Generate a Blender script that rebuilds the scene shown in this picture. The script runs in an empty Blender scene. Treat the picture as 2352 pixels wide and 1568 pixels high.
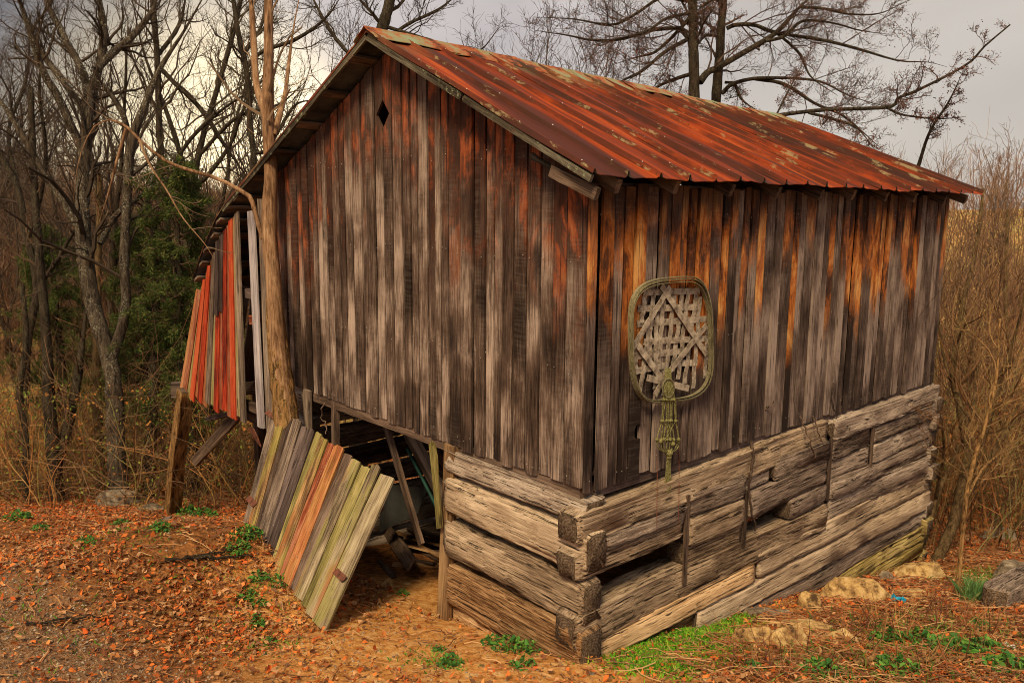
import bpy, math, random
import numpy as np
from mathutils import Vector, Matrix
random.seed(7); rng = np.random.default_rng(11)
S = bpy.context.scene
COL = S.collection
# ------------------------------------------------------------------ camera
CAM = np.array([3.38115, -3.63484, 2.84125])
FPX, YAW, PITCH, ROLL = 1898.73, 0.84136, 0.158142, 0.009008   # focal length for a 2352 px wide picture
cy_, sy_, cp_, sp_ = math.cos(YAW), math.sin(YAW), math.cos(PITCH), math.sin(PITCH)
FW = np.array([-sy_*cp_, cy_*cp_, -sp_]); R0 = np.array([cy_, sy_, 0.]); U0 = np.cross(R0, FW)
RT = R0*math.cos(ROLL)+U0*math.sin(ROLL); UP = -R0*math.sin(ROLL)+U0*math.cos(ROLL)
cam = bpy.data.cameras.new('camera'); camo = bpy.data.objects.new('camera', cam); COL.objects.link(camo)
M = Matrix.Identity(4)
for i in range(3):
    M[i][0] = RT[i]; M[i][1] = UP[i]; M[i][2] = -FW[i]; M[i][3] = CAM[i]
camo.matrix_world = M
cam.sensor_width = 36; cam.lens = FPX/2352*36; cam.clip_end = 600; cam.clip_start = 0.05
S.camera = camo
# ------------------------------------------------------------------ light
SUN_EL, SUN_AZ = math.radians(48), math.radians(150)     # azimuth from +Y towards +X
W = bpy.data.worlds.new('World'); S.world = W; W.use_nodes = True
sunl = bpy.data.lights.new('sun', 'SUN'); sunl.energy = 1.5; sunl.angle = math.radians(14); sunl.color = (1, .77, .47)
suno = bpy.data.objects.new('sun', sunl); COL.objects.link(suno)
sd = Vector((math.sin(SUN_AZ)*math.cos(SUN_EL), math.cos(SUN_AZ)*math.cos(SUN_EL), math.sin(SUN_EL)))
suno.rotation_euler = sd.to_track_quat('Z', 'Y').to_euler(); suno.location = (0, 0, 30)
S.view_settings.view_transform = 'Standard'; S.view_settings.look = 'None'
S.view_settings.gamma = 1; S.view_settings.use_curve_mapping = False
S.view_settings.exposure = 1.45
S.cycles.denoising_prefilter = 'ACCURATE'
S.cycles.filter_width = 1.0
SKY_S = 0.39

# ------------------------------------------------------------------ projection helpers
def ray(px, py):
    return FW+RT*(px-1176)/FPX-UP*(py-784)/FPX
def on(px, py, ax, v):
    d = ray(px, py); return CAM+d*((v-CAM[ax])/d[ax])
def at(px, py, depth):
    return CAM+ray(px, py)*depth
def sstep(a, b, x):
    t = np.clip((x-a)/(b-a), 0, 1); return t*t*(3-2*t)
_ph = rng.uniform(0, 6.28, (24,)); _fr = rng.uniform(-1, 1, (24, 2))
def vnoise(x, y, s=1.0):
    z = 0
    for k in range(12):
        z = z+np.sin(x*_fr[k, 0]*s*3+y*_fr[k, 1]*s*3+_ph[k])
    return z/5.0
def G(x, y):
    x = np.asarray(x, float); y = np.asarray(y, float)
    z = 0.15*np.clip(x, -40, 6)-0.16*np.clip(y, -8, 40)
    bank = sstep(-.30, -1.0, y)*sstep(-1.45, -3.0, x)*(1-sstep(-3.0, -5.6, x))*(1-.5*sstep(-1.6, -3.2, y))
    z = z+0.56*bank
    z = z-0.05*np.exp(-((x+1.6)**2/1.2+(y+.1)**2/.8))
    d = np.hypot(x+1.5, y-1.5)
    far = -2.6+6.0*sstep(22, 75, d)+1.6*np.sin(x*.05+1)*sstep(30, 60, d)+.35*vnoise(x, y, .22)
    back = 1.4+0.02*d
    side = sstep(-.2, .5, ((x-3.4)*0.745+(y+3.6)*-.667)/np.maximum(np.hypot(x-3.4, y+3.6), .1))
    z = z+(far-z)*sstep(8, 17, d)*(1-side)+(np.minimum(back, 2.2)-z)*sstep(8, 17, d)*side
    return z+0.018*vnoise(x, y, 1.3)*sstep(.2, 1.5, np.hypot(x, y)+0*x)+0.012*vnoise(x+9, y, 4)
def ghit(px, py):
    d = ray(px, py); t = 2.0
    for _ in range(4000):
        p = CAM+d*t
        if p[2] < G(p[0], p[1]): break
        t += 0.02
    return p

# ------------------------------------------------------------------ node helpers
class NT:
    def __init__(s, mat): s.t = mat.node_tree; s.n = s.t.nodes; s.n.clear()
    def new(s, typ, **kw):
        nd = s.n.new(typ)
        for k, v in kw.items():
            if k.startswith('p_'): setattr(nd, k[2:], v)
        for k, v in kw.items():
            if k.startswith('p_'): continue
            key = int(k[1:]) if (k[0] == 'i' and k[1:].isdigit()) else k
            s.set(nd.inputs[key], v)
        return nd
    def set(s, inp, v):
        if isinstance(v, bpy.types.NodeSocket): s.t.links.new(v, inp)
        elif isinstance(v, bpy.types.Node): s.t.links.new(v.outputs[0], inp)
        else:
            if isinstance(v, (tuple, list)) and len(v) == 3 and inp.type == 'RGBA': v = (*v, 1)
            inp.default_value = v
    def math(s, op, a, b=0.0, c=None, clamp=False):
        nd = s.n.new('ShaderNodeMath'); nd.operation = op; nd.use_clamp = clamp
        s.set(nd.inputs[0], a); s.set(nd.inputs[1], b)
        if c is not None: s.set(nd.inputs[2], c)
        return nd.outputs[0]
    def mix(s, f, a, b, mode='MIX'):
        nd = s.n.new('ShaderNodeMix'); nd.data_type = 'RGBA'; nd.blend_type = mode
        s.set(nd.inputs['Factor'], f); s.set(nd.inputs[6], a); s.set(nd.inputs[7], b)
        return nd.outputs[2]
    def noise(s, vec, scale=1, detail=4, rough=.55, dist=0):
        nd = s.new('ShaderNodeTexNoise', Scale=scale, Detail=detail, Roughness=rough, Distortion=dist)
        s.set(nd.inputs['Vector'], vec); return nd.outputs['Fac']
    def map(s, vec, scale, rot=(0, 0, 0), loc=(0, 0, 0)):
        nd = s.new('ShaderNodeMapping', Scale=scale, Rotation=rot, Location=loc); s.set(nd.inputs['Vector'], vec); return nd.outputs[0]
    def ramp(s, f, stops):
        nd = s.n.new('ShaderNodeValToRGB'); s.set(nd.inputs[0], f); e = nd.color_ramp.elements
        while len(e) < len(stops): e.new(.5)
        for k, (p, c) in enumerate(stops):
            e[k].position = p
            e[k].color = (c, c, c, 1) if isinstance(c, (int, float)) else (*c, 1)
        return nd.outputs[0]
    def step(s, f, a, b):
        nd = s.new('ShaderNodeMapRange', p_interpolation_type='SMOOTHSTEP'); s.set(nd.inputs[0], f)
        s.set(nd.inputs[1], a); s.set(nd.inputs[2], b); return nd.outputs[0]
    def out(s, col, rough=.85, bump=None, bs=.4, bd=.01, metal=0, spec=.2):
        b = s.new('ShaderNodeBsdfPrincipled'); s.set(b.inputs['Base Color'], col); s.set(b.inputs['Roughness'], rough)
        s.set(b.inputs['Metallic'], metal); b.inputs['Specular IOR Level'].default_value = spec
        if bump is not None:
            bp = s.new('ShaderNodeBump', Strength=bs, Distance=bd); s.set(bp.inputs['Height'], bump)
            s.t.links.new(bp.outputs[0], b.inputs['Normal'])
        o = s.n.new('ShaderNodeOutputMaterial'); s.t.links.new(b.outputs[0], o.inputs[0]); return b
def newmat(name):
    m = bpy.data.materials.new(name); m.use_nodes = True; return m, NT(m)
# sky: Nishita seen through a grey overcast, lens vignette painted as dark cloud at upper left, brighter break low over the far hill
nt = NT(W)
tc = nt.new('ShaderNodeTexCoord').outputs['Generated']
nish = nt.new('ShaderNodeTexSky', p_sky_type='NISHITA', p_sun_disc=False, p_sun_elevation=SUN_EL, p_sun_rotation=SUN_AZ)
nd1 = nt.math('MULTIPLY', 1, 1)
cl = nt.noise(nt.map(tc, (1, 1, 2.2)), 1.6, 4, .5, .4)
base = nt.ramp(cl, [(.3, (.34, .30, .30)), (.5, (.56, .50, .48)), (.72, (.76, .69, .63))])
def dirdot(v, a, b):
    v = np.array(v)/np.linalg.norm(v)
    d = nt.new('ShaderNodeVectorMath', p_operation='DOT_PRODUCT'); nt.set(d.inputs[0], tc); d.inputs[1].default_value = tuple(v)
    return nt.step(d.outputs['Value'], a, b)
gl = dirdot(ray(430, 450), .962, 1.0); gl = nt.math('POWER', gl, 1.5)
base = nt.mix(nt.math('MULTIPLY', gl, .85), base, (2.6, 2.1, 1.25))
dk = dirdot(ray(-500, -100), .90, .99)
base = nt.mix(nt.math('MULTIPLY', dk, .75), base, (.05, .05, .065))
rtw = dirdot(ray(2500, 350), .80, .98)
base = nt.mix(nt.math('MULTIPLY', rtw, .5), base, (.52, .46, .37))
nm = nt.new('ShaderNodeVectorMath', p_operation='SCALE'); nt.set(nm.inputs[0], nish.outputs[0]); nm.inputs['Scale'].default_value = .12
skyc = nt.mix(.93, nm.outputs[0], base)
bg = nt.new('ShaderNodeBackground', Strength=SKY_S); nt.set(bg.inputs[0], skyc)
wo = nt.n.new('ShaderNodeOutputWorld'); nt.t.links.new(bg.outputs[0], wo.inputs[0])

# ------------------------------------------------------------------ materials
def wood(name, dark, mid, light, mode=None, crack=.8, saw=.5, bs=.5, lichen=0.0, gs=1.0, con=1.0, moss=0.0):
    m, n = newmat(name)
    tc = n.new('ShaderNodeTexCoord').outputs['Object']; oi = n.new('ShaderNodeObjectInfo')
    rnd = oi.outputs['Random']
    off = n.new('ShaderNodeCombineXYZ', X=n.math('MULTIPLY', rnd, 31.0), Y=n.math('MULTIPLY', rnd, 17.0), Z=n.math('MULTIPLY', rnd, 53.0))
    ad = n.new('ShaderNodeVectorMath', p_operation='ADD'); n.set(ad.inputs[0], tc); n.set(ad.inputs[1], off)
    v = ad.outputs[0]
    fine = n.noise(n.map(v, ((110, 110, 2.6) if mode else (70*gs, 70*gs, 1.7*gs))), 1, 7, .7, .25)
    broad = n.noise(n.map(v, (1.6, 1.6, 1.8) if mode else ((4, 4, .9) if saw == 0 else (9, 9, 1.1))), 1, 4, .6, .6)
    patch = n.noise(n.map(v, (2.2, 2.2, .9)), 1, 3, .6)
    if mode: f = n.math('ADD', n.math('MULTIPLY', fine, .34), n.math('ADD', .15, n.math('MULTIPLY', broad, .36)))
    elif saw == 0: f = n.math('ADD', n.math('MULTIPLY', fine, .45), n.math('ADD', .10, n.math('MULTIPLY', broad, .35)))
    else: f = n.math('ADD', n.math('MULTIPLY', fine, .45), n.math('MULTIPLY', broad, .55))
    f = n.math('ADD', f, n.math('MULTIPLY', n.math('SUBTRACT', rnd, .5), .12 if mode else .14))
    f = n.math('ADD', f, n.math('MULTIPLY', n.math('SUBTRACT', patch, .5), .75 if mode else (.18 if saw == 0 else .35)))
    fib = n.noise(n.map(v, (170*gs, 170*gs, 7*gs)), 1, 3, .7)
    f = n.math('ADD', f, n.math('MULTIPLY', n.math('SUBTRACT', fib, .5), .36 if mode else .42))
    col = n.ramp(f, [(.5-.14/con, dark), (.5, mid), (.5+.15/con, light)])
    if moss:
        mo = n.noise(n.map(v, (5, 5, 1.2), loc=(4, 4, 9)), 1, 4, .65)
        col = n.mix(n.math('MULTIPLY', n.step(mo, .44, .60), moss), col, n.mix(fine, (.07, .06, .012), (.46, .42, .10)))
        col = n.mix(n.math('MULTIPLY', n.step(n.noise(n.map(v, (4, 4, .8), loc=(1, 7, 2)), 1, 3), .54, .66), .7), col, n.mix(fine, (.10, .03, .012), (.55, .22, .07)))
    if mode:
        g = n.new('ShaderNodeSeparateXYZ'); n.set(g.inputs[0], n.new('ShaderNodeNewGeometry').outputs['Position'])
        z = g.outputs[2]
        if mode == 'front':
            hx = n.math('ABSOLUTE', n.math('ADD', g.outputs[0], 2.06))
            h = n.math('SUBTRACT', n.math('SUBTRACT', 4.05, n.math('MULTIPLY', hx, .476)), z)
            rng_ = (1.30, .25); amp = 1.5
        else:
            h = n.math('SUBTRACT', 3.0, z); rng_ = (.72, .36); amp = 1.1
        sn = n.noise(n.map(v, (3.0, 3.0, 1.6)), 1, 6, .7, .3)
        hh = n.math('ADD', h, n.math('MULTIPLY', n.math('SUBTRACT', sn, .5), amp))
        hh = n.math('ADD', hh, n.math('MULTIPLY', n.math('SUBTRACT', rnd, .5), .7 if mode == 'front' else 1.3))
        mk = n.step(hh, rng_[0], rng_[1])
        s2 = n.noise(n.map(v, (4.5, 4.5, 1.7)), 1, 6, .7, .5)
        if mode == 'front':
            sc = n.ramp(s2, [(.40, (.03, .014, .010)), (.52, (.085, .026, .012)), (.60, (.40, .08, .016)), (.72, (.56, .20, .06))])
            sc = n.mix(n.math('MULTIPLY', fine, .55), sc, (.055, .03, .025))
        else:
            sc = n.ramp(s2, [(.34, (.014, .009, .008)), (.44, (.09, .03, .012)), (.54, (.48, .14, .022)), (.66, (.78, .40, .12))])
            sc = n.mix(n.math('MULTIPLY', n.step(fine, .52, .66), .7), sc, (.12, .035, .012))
            sc = n.mix(n.math('MULTIPLY', n.step(n.math('ADD', h, n.math('MULTIPLY', n.math('SUBTRACT', sn, .5), .5)), .30, .08), .85), sc, (.015, .011, .010))  # eave shade painted as a black band along the board tops
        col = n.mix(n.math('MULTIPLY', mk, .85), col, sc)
        # black mildew in patches over the whole wall
        mil = n.noise(n.map(v, (3.5, 3.5, 1.3), loc=(3, 8, 1)), 1, 6, .72, .3)
        col = n.mix(n.math('MULTIPLY', n.step(mil, .55, .72), .8), col, (.022, .016, .015))
        lowz = n.step(z, 1.55, 1.1)
        lw = n.math('MULTIPLY', lowz, n.step(n.noise(n.map(v, (22, 22, 1.5)), 1, 4, .6), .48, .62))
        col = n.mix(n.math('MULTIPLY', lw, .7), col, (.02, .015, .015))
    if saw > 0:
        wv = n.noise(n.map(v, (5, 5, 62), rot=(.3, .3, 0)), 1, 2, .5, .5)
        sm = n.math('MULTIPLY', n.step(n.noise(n.map(v, (3, 3, .9), loc=(7, 1, 2)), 1, 2), .45, .6), saw)
        col = n.mix(n.math('MULTIPLY', sm, n.math('MULTIPLY', n.step(wv, .45, .62), .12)), col, n.mix(.35, col, (.55, .48, .40), 'SCREEN'))
    ck = n.noise(n.map(v, (80*gs, 80*gs, 1.5*gs), loc=(1, 5, 3)), 1, 4, .7, .3)
    cm = n.step(ck, .575 if saw == 0 and gs < 1 else .60, .635)
    col = n.mix(n.math('MULTIPLY', cm, crack), col, (.012, .008, .007))
    # knots
    vo = n.new('ShaderNodeTexVoronoi', Scale=1.0); n.set(vo.inputs['Vector'], n.map(v, (7.5, 7.5, 1.6)))
    kn = n.step(vo.outputs['Distance'], .13, .05)
    col = n.mix(n.math('MULTIPLY', kn, .75), col, (.02, .012, .01))
    if lichen:
        ln = n.noise(tc, 26, 5, .7); ln2 = n.noise(tc, 3.1, 2)
        lm = n.math('MULTIPLY', n.step(ln, .53, .60), n.step(ln2, .45, .6))
        col = n.mix(n.math('MULTIPLY', lm, lichen), col, (.30, .34, .20))
    hgt = n.math('SUBTRACT', n.math('ADD', n.math('MULTIPLY', fine, .8), broad), n.math('MULTIPLY', cm, 1.2))
    n.out(col, .9, hgt, bs, .012, spec=.12)
    return m
MT = {}
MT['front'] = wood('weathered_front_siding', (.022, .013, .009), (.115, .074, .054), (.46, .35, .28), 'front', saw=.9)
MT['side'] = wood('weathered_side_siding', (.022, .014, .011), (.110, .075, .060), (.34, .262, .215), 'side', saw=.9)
MT['grey'] = wood('grey_board', (.04, .028, .022), (.16, .115, .085), (.36, .28, .21))
MT['brown'] = wood('brown_board', (.028, .018, .014), (.10, .065, .045), (.22, .15, .11))
MT['warm'] = wood('warm_brown_post_wood', (.05, .028, .014), (.20, .115, .055), (.40, .26, .13), crack=.7, saw=.3)
MT['dark'] = wood('dark_board', (.018, .013, .011), (.075, .052, .045), (.17, .125, .11))
MT['tan'] = wood('tan_board', (.09, .045, .02), (.33, .18, .08), (.55, .36, .19), crack=.6)
MT['red'] = wood('red_painted_board', (.07, .014, .010), (.44, .045, .014), (.56, .13, .05), crack=.7, saw=.3)
MT['redworn'] = wood('worn_red_board', (.04, .016, .010), (.24, .055, .022), (.42, .20, .11), crack=.9)
MT['olive'] = wood('mossy_green_board', (.06, .05, .018), (.21, .175, .055), (.40, .33, .14), crack=.6)
MT['mossgrey'] = wood('grey_board_with_moss', (.05, .035, .022), (.22, .165, .10), (.46, .38, .24), moss=.6, crack=.7)
MT['mosstan'] = wood('tan_board_with_moss', (.09, .045, .02), (.38, .22, .09), (.60, .42, .20), moss=.55, crack=.6)
MT['orange'] = wood('faded_orange_board', (.08, .03, .014), (.36, .115, .042), (.55, .26, .12), moss=.25, crack=.5)
MT['pale'] = wood('pale_lilac_board', (.20, .17, .165), (.44, .39, .40), (.64, .58, .57), crack=.5, saw=.2)
MT['log'] = wood('hewn_log', (.05, .030, .018), (.31, .22, .14), (.62, .48, .33), crack=.95, saw=0, bs=1, gs=.9, con=1.1)
MT['logw'] = wood('warm_hewn_log', (.10, .045, .018), (.42, .25, .12), (.72, .50, .28), crack=.9, saw=0, bs=1, gs=.9, con=1.1)
MT['logg'] = wood('grey_hewn_log', (.038, .026, .019), (.25, .185, .14), (.54, .44, .34), crack=.95, saw=0, bs=1, gs=.9, con=1.1)
MT['logo'] = wood('mossy_hewn_log', (.07, .05, .012), (.30, .22, .065), (.54, .42, .18), crack=.9, saw=0, bs=1, gs=.9, con=1.1)
MT['rake'] = wood('lichen_rake_board', (.02, .016, .011), (.085, .068, .046), (.20, .18, .13), lichen=.7)
MT['rim'] = wood('basket_rim', (.07, .06, .03), (.24, .21, .12), (.44, .40, .28), crack=.6, saw=0, gs=1.6)
MT['smooth'] = wood('smooth_bark', (.09, .045, .022), (.28, .16, .085), (.50, .34, .20), crack=.35, saw=0, gs=.35, bs=.3)

def plain(name, stops, scale=8, rough=.85, bs=.3, det=5, stretch=(1, 1, 1), bd=.01, rnd=.0, spec=.2, metal=0):
    m, n = newmat(name)
    tc = n.new('ShaderNodeTexCoord').outputs['Object']
    f = n.noise(n.map(tc, stretch), scale, det, .72)
    if rnd:
        f = n.math('ADD', f, n.math('MULTIPLY', n.math('SUBTRACT', n.new('ShaderNodeObjectInfo').outputs['Random'], .5), rnd))
    n.out(n.ramp(f, stops), rough, f, bs, bd, metal, spec); return m
def attrmat(name, rough=.8, trans=0.0, spec=.15, nv=0.0):
    m, n = newmat(name)
    a = n.new('ShaderNodeAttribute', p_attribute_name='Col').outputs['Color']
    if nv:
        tc = n.new('ShaderNodeTexCoord').outputs['Object']
        a = n.mix(nv, a, n.ramp(n.noise(tc, 60, 3), [(.35, .25), (.65, 1.0)]), 'MULTIPLY')
    b = n.out(a, rough, spec=spec)
    if trans:
        tr = n.new('ShaderNodeBsdfTranslucent'); n.set(tr.inputs[0], a)
        mx = n.new('ShaderNodeMixShader'); mx.inputs[0].default_value = trans
        n.t.links.new(b.outputs[0], mx.inputs[1]); n.t.links.new(tr.outputs[0], mx.inputs[2])
        o = [q for q in n.n if q.type == 'OUTPUT_MATERIAL'][0]; n.t.links.new(mx.outputs[0], o.inputs[0])
    return m
MT['leaf'] = attrmat('dead_leaf', .75, .15)
MT['green'] = attrmat('green_leaf', .6, .25)
MT['cedar'] = attrmat('cedar_foliage', .7, .2)
MT['twig'] = attrmat('twig', .85)
MT['stone'] = attrmat('pebble', .9)
# bark with lichen
def bark(name, dark, mid, lich, ls=.5, la=.56, vs=1.0):
    m, n = newmat(name); tc = n.new('ShaderNodeTexCoord').outputs['Object']
    f = n.noise(n.map(tc, (26*vs, 26*vs, 5*vs)), 1, 5, .7, .5); b2 = n.noise(tc, 2.5, 2)
    col = n.ramp(f, [(.36, dark), (.62, mid)])
    l = n.math('MULTIPLY', n.step(n.noise(tc, 48, 4, .75), la, la+.05), n.step(b2, .40, .55))
    col = n.mix(n.math('MULTIPLY', l, ls), col, lich)
    n.out(col, .92, f, .9, .03, spec=.1); return m
MT['bark'] = bark('grey_bark_with_lichen', (.016, .012, .009), (.105, .080, .055), (.34, .34, .26), .8, .56)
MT['barkd'] = bark('dark_bark', (.012, .009, .007), (.062, .046, .030), (.20, .22, .13), .4)
MT['barko'] = bark('mossy_brown_bark', (.035, .022, .010), (.18, .115, .055), (.24, .22, .08), .5)
MT['furrow'] = bark('furrowed_brown_bark', (.035, .018, .008), (.38, .21, .08), (.42, .34, .12), .4)

def rustmat():
    m, n = newmat('rusty_metal_roof'); g = n.new('ShaderNodeNewGeometry').outputs['Position']
    st = n.map(g, (.35, 5.5, .35)); s2 = n.map(g, (.7, 14, .7))
    a = n.noise(st, 1.6, 5, .62, .4); b = n.noise(s2, 1.5, 5, .65, .3); c = n.noise(g, 1.1, 4, .6)
    d = n.noise(n.map(g, (.9, 7, .9)), 1.5, 6, .75)
    f = n.math('ADD', n.math('MULTIPLY', a, .5), n.math('MULTIPLY', b, .5))
    oi = n.new('ShaderNodeObjectInfo').outputs['Random']
    f = n.math('ADD', f, n.math('MULTIPLY', n.math('SUBTRACT', oi, .5), .06))
    col = n.ramp(f, [(.37, (.025, .010, .007)), (.44, (.12, .022, .008)), (.52, (.25, .038, .008)), (.62, (.38, .066, .012)), (.72, (.42, .15, .045))])
    # dark unrusted bands
    dm = n.math('MULTIPLY', n.step(n.noise(n.map(g, (.25, 2.3, .25), loc=(0, 1.3, 0)), 1.0, 5, .6, .3), .52, .62), .85)
    sx = n.new('ShaderNodeSeparateXYZ'); n.set(sx.inputs[0], g)
    col = n.mix(dm, col, (.050, .018, .014))
    gm = n.math('MULTIPLY', n.step(d, .66, .82), .5)
    col = n.mix(gm, col, (.33, .30, .16))
    wm = n.math('MULTIPLY', n.step(n.noise(n.map(g, (1.2, 14, 1.2), loc=(3, 2, 2)), 1.5, 5, .7), .68, .78), .5)
    col = n.mix(wm, col, (.48, .44, .40))
    ftop = n.step(sx.outputs[0], -1.5, -2.05)
    col = n.mix(n.math('MULTIPLY', ftop, n.math('MULTIPLY', n.step(c, .42, .6), .5)), col, (.17, .17, .08))
    col = n.mix(n.step(n.noise(g, 60, 2), .66, .72), col, (.05, .02, .01))
    sy = n.math('FRACT', n.math('DIVIDE', n.math('ADD', sx.outputs[1], .23), .2855))
    se = n.math('MULTIPLY', n.math('MAXIMUM', n.step(sy, .30, .14), n.step(sy, .96, 1.0)), n.math('MULTIPLY', n.step(n.noise(n.map(g, (.8, 6, .8)), 2, 4, .7), .34, .56), .70))
    col = n.mix(se, col, (.045, .018, .010))
    sl = n.math('MULTIPLY', n.step(sy, .22, .12), n.step(n.noise(n.map(g, (2.5, 14, 2.5)), 1.5, 5, .7), .57, .66))
    col = n.mix(n.math('MULTIPLY', sl, .6), col, (.36, .30, .15))
    n.out(col, n.ramp(f, [(.3, .6), (.6, .85)]), b, .35, .01, 0, .15); return m
MT['rust'] = rustmat()
MT['underside'] = plain('underside_metal', [(.35, (.035, .035, .036)), (.6, (.11, .105, .10))], 5, .7, .2)
MT['cap'] = plain('mossy_rusted_ridge_metal', [(.36, (.05, .03, .02)), (.46, (.34, .09, .03)), (.55, (.26, .22, .11)), (.68, (.22, .30, .19))], 3.5, .8, .4)
MT['rock'] = plain('tan_rock', [(.38, (.07, .04, .018)), (.45, (.30, .18, .07)), (.53, (.50, .33, .13)), (.66, (.64, .48, .25))], 9, .92, .6, 12, bd=.02, rnd=.08)
MT['rockg'] = plain('grey_rock', [(.36, (.05, .04, .03)), (.5, (.20, .155, .105)), (.64, (.38, .32, .23))], 9, .92, .6, 12, bd=.02, rnd=.08)
MT['splint'] = plain('basket_splint', [(.35, (.13, .10, .07)), (.5, (.33, .27, .20)), (.68, (.50, .43, .33))], 22, .9, .1, 4)
MT['cord'] = plain('olive_cord', [(.35, (.06, .055, .015)), (.5, (.19, .175, .06)), (.65, (.36, .33, .16))], 90, .95, .6)
MT['wire'] = plain('rusty_wire', [(.4, (.10, .03, .02)), (.6, (.25, .08, .04))], 30)
MT['nail'] = plain('rusted_hinge_iron', [(.4, (.06, .025, .015)), (.6, (.20, .07, .04))], 20, .7)
MT['greenpaint'] = plain('green_painted_pole', [(.4, (.006, .03, .022)), (.6, (.012, .06, .042))], 10, .6)
MT['white'] = plain('grey_white_sheet', [(.35, (.03, .03, .028)), (.65, (.06, .06, .056))], 3, .6)
MT['nailtop'] = plain('galvanised_nail_head', [(.4, (.20, .17, .14)), (.6, (.36, .32, .27))], 20, .5)
MT['blue'] = plain('blue_plastic', [(.4, (.01, .22, .42)), (.6, (.03, .45, .70))], 20, .4)
MT['litter'] = plain('white_plastic', [(.4, (.6, .55, .5)), (.6, (.8, .78, .75))], 20, .5)

def endmat():
    m, n = newmat('log_end_grain'); tc = n.new('ShaderNodeTexCoord').outputs['Object']
    w_ = n.new('ShaderNodeTexWave', p_wave_type='RINGS', p_rings_direction='Z', Scale=16.0, Distortion=3.0, Detail=3.0); n.set(w_.inputs['Vector'], tc)
    f = n.noise(tc, 60, 5, .7); h = n.math('ADD', n.math('MULTIPLY', w_.outputs['Fac'], .10), n.math('MULTIPLY', f, .9))
    n.out(n.ramp(h, [(.34, (.035, .024, .016)), (.5, (.13, .09, .06)), (.68, (.26, .19, .13))]), .95, h, .9, .02, spec=.05); return m
MT['endgrain'] = endmat()
def groundmat():
    m, n = newmat('leafy_clay_ground'); g = n.new('ShaderNodeNewGeometry').outputs['Position']
    sx = n.new('ShaderNodeSeparateXYZ'); n.set(sx.inputs[0], g); X, Y = sx.outputs[0], sx.outputs[1]
    f1 = n.noise(g, 1.3, 6, .7); f2 = n.noise(g, 14, 6, .7); f3 = n.noise(g, 60, 4, .7)
    leafy = n.ramp(f2, [(.33, (.05, .022, .010)), (.5, (.25, .105, .035)), (.66, (.52, .21, .06))])
    clay = n.ramp(f2, [(.33, (.34, .13, .03)), (.5, (.68, .32, .09)), (.66, (.80, .52, .22))])
    grav = n.ramp(f3, [(.36, (.08, .045, .025)), (.5, (.24, .15, .085)), (.64, (.46, .33, .20))])
    cx = n.math('SUBTRACT', X, -.95); cyy = n.math('SUBTRACT', Y, -.45)
    dc = n.math('ADD', n.math('MULTIPLY', n.math('MULTIPLY', cx, cx), .55), n.math('MULTIPLY', cyy, cyy))
    mc = n.step(n.math('ADD', dc, n.math('MULTIPLY', n.math('SUBTRACT', f1, .5), 1.6)), 2.6, .9)
    # clay strip along the two log walls
    dw = n.math('ABSOLUTE', X); mw = n.math('MULTIPLY', n.step(n.math('ADD', dw, n.math('MULTIPLY', f1, .3)), .75, .35), n.step(Y, 3.4, 2.2))
    mc = n.math('MAXIMUM', mc, n.math('MULTIPLY', mw, .8))
    col = n.mix(mc, leafy, clay)
    gx = n.math('ADD', n.math('MULTIPLY', X, .12), n.math('MULTIPLY', Y, -1.0))
    mg = n.step(n.math('ADD', gx, n.math('MULTIPLY', n.math('SUBTRACT', f1, .5), 1.4)), 1.75, 2.35)
    col = n.mix(n.math('MULTIPLY', mg, .6), col, grav)
    r = n.new('ShaderNodeVectorMath', p_operation='LENGTH'); n.set(r.inputs[0], g)
    mf = n.step(r.outputs['Value'], 11, 20)
    farc = n.ramp(n.noise(g, .35, 5, .7), [(.35, (.42, .20, .07)), (.5, (.60, .38, .13)), (.66, (.46, .44, .14))])
    col = n.mix(n.math('MULTIPLY', mf, .8), col, farc)
    n.out(col, .95, n.math('ADD', f2, f3), .8, .03, spec=.08); return m
MT['ground'] = groundmat()

# ------------------------------------------------------------------ mesh helpers
def np_mesh(name, V, F, mat, col=None, smooth=False):
    V = np.asarray(V, np.float32); Fs = F if isinstance(F, list) else [F]
    me = bpy.data.meshes.new(name)
    me.vertices.add(len(V)); me.vertices.foreach_set('co', V.ravel())
    idx = np.concatenate([np.asarray(f).ravel() for f in Fs]).astype(np.int32)
    tot = np.concatenate([np.full(len(f), np.asarray(f).shape[1]) for f in Fs]).astype(np.int32)
    st = np.concatenate([[0], np.cumsum(tot)[:-1]]).astype(np.int32)
    me.loops.add(len(idx)); me.loops.foreach_set('vertex_index', idx)
    me.polygons.add(len(tot)); me.polygons.foreach_set('loop_start', st); me.polygons.foreach_set('loop_total', tot)
    me.update(calc_edges=True); me.validate()
    me.polygons.foreach_set('use_smooth', np.full(len(me.polygons), smooth, bool))
    if col is not None:
        ca = me.color_attributes.new('Col', 'FLOAT_COLOR', 'POINT')
        c = np.ones((len(V), 4), np.float32); c[:, :3] = col; ca.data.foreach_set('color', c.ravel())
    if mat: me.materials.append(mat)
    return me
def obj(name, me, parent=None, loc=None, mw=None):
    o = bpy.data.objects.new(name, me); COL.objects.link(o)
    if parent is not None: o.parent = parent
    if mw is not None: o.matrix_basis = mw
    if loc is not None: o.location = loc
    return o
def tag(o, label=None, cat=None, group=None, kind=None):
    if label: o['label'] = label
    if cat: o['category'] = cat
    if group: o['group'] = group
    if kind: o['kind'] = kind
    return o
def thing(name, label, cat, loc=(0, 0, 0), group=None, rz=0):
    o = bpy.data.objects.new(name, None); COL.objects.link(o); o.location = loc; o.rotation_euler = (0, 0, rz)
    o.empty_display_size = .1
    return tag(o, label, cat, group)
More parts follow.
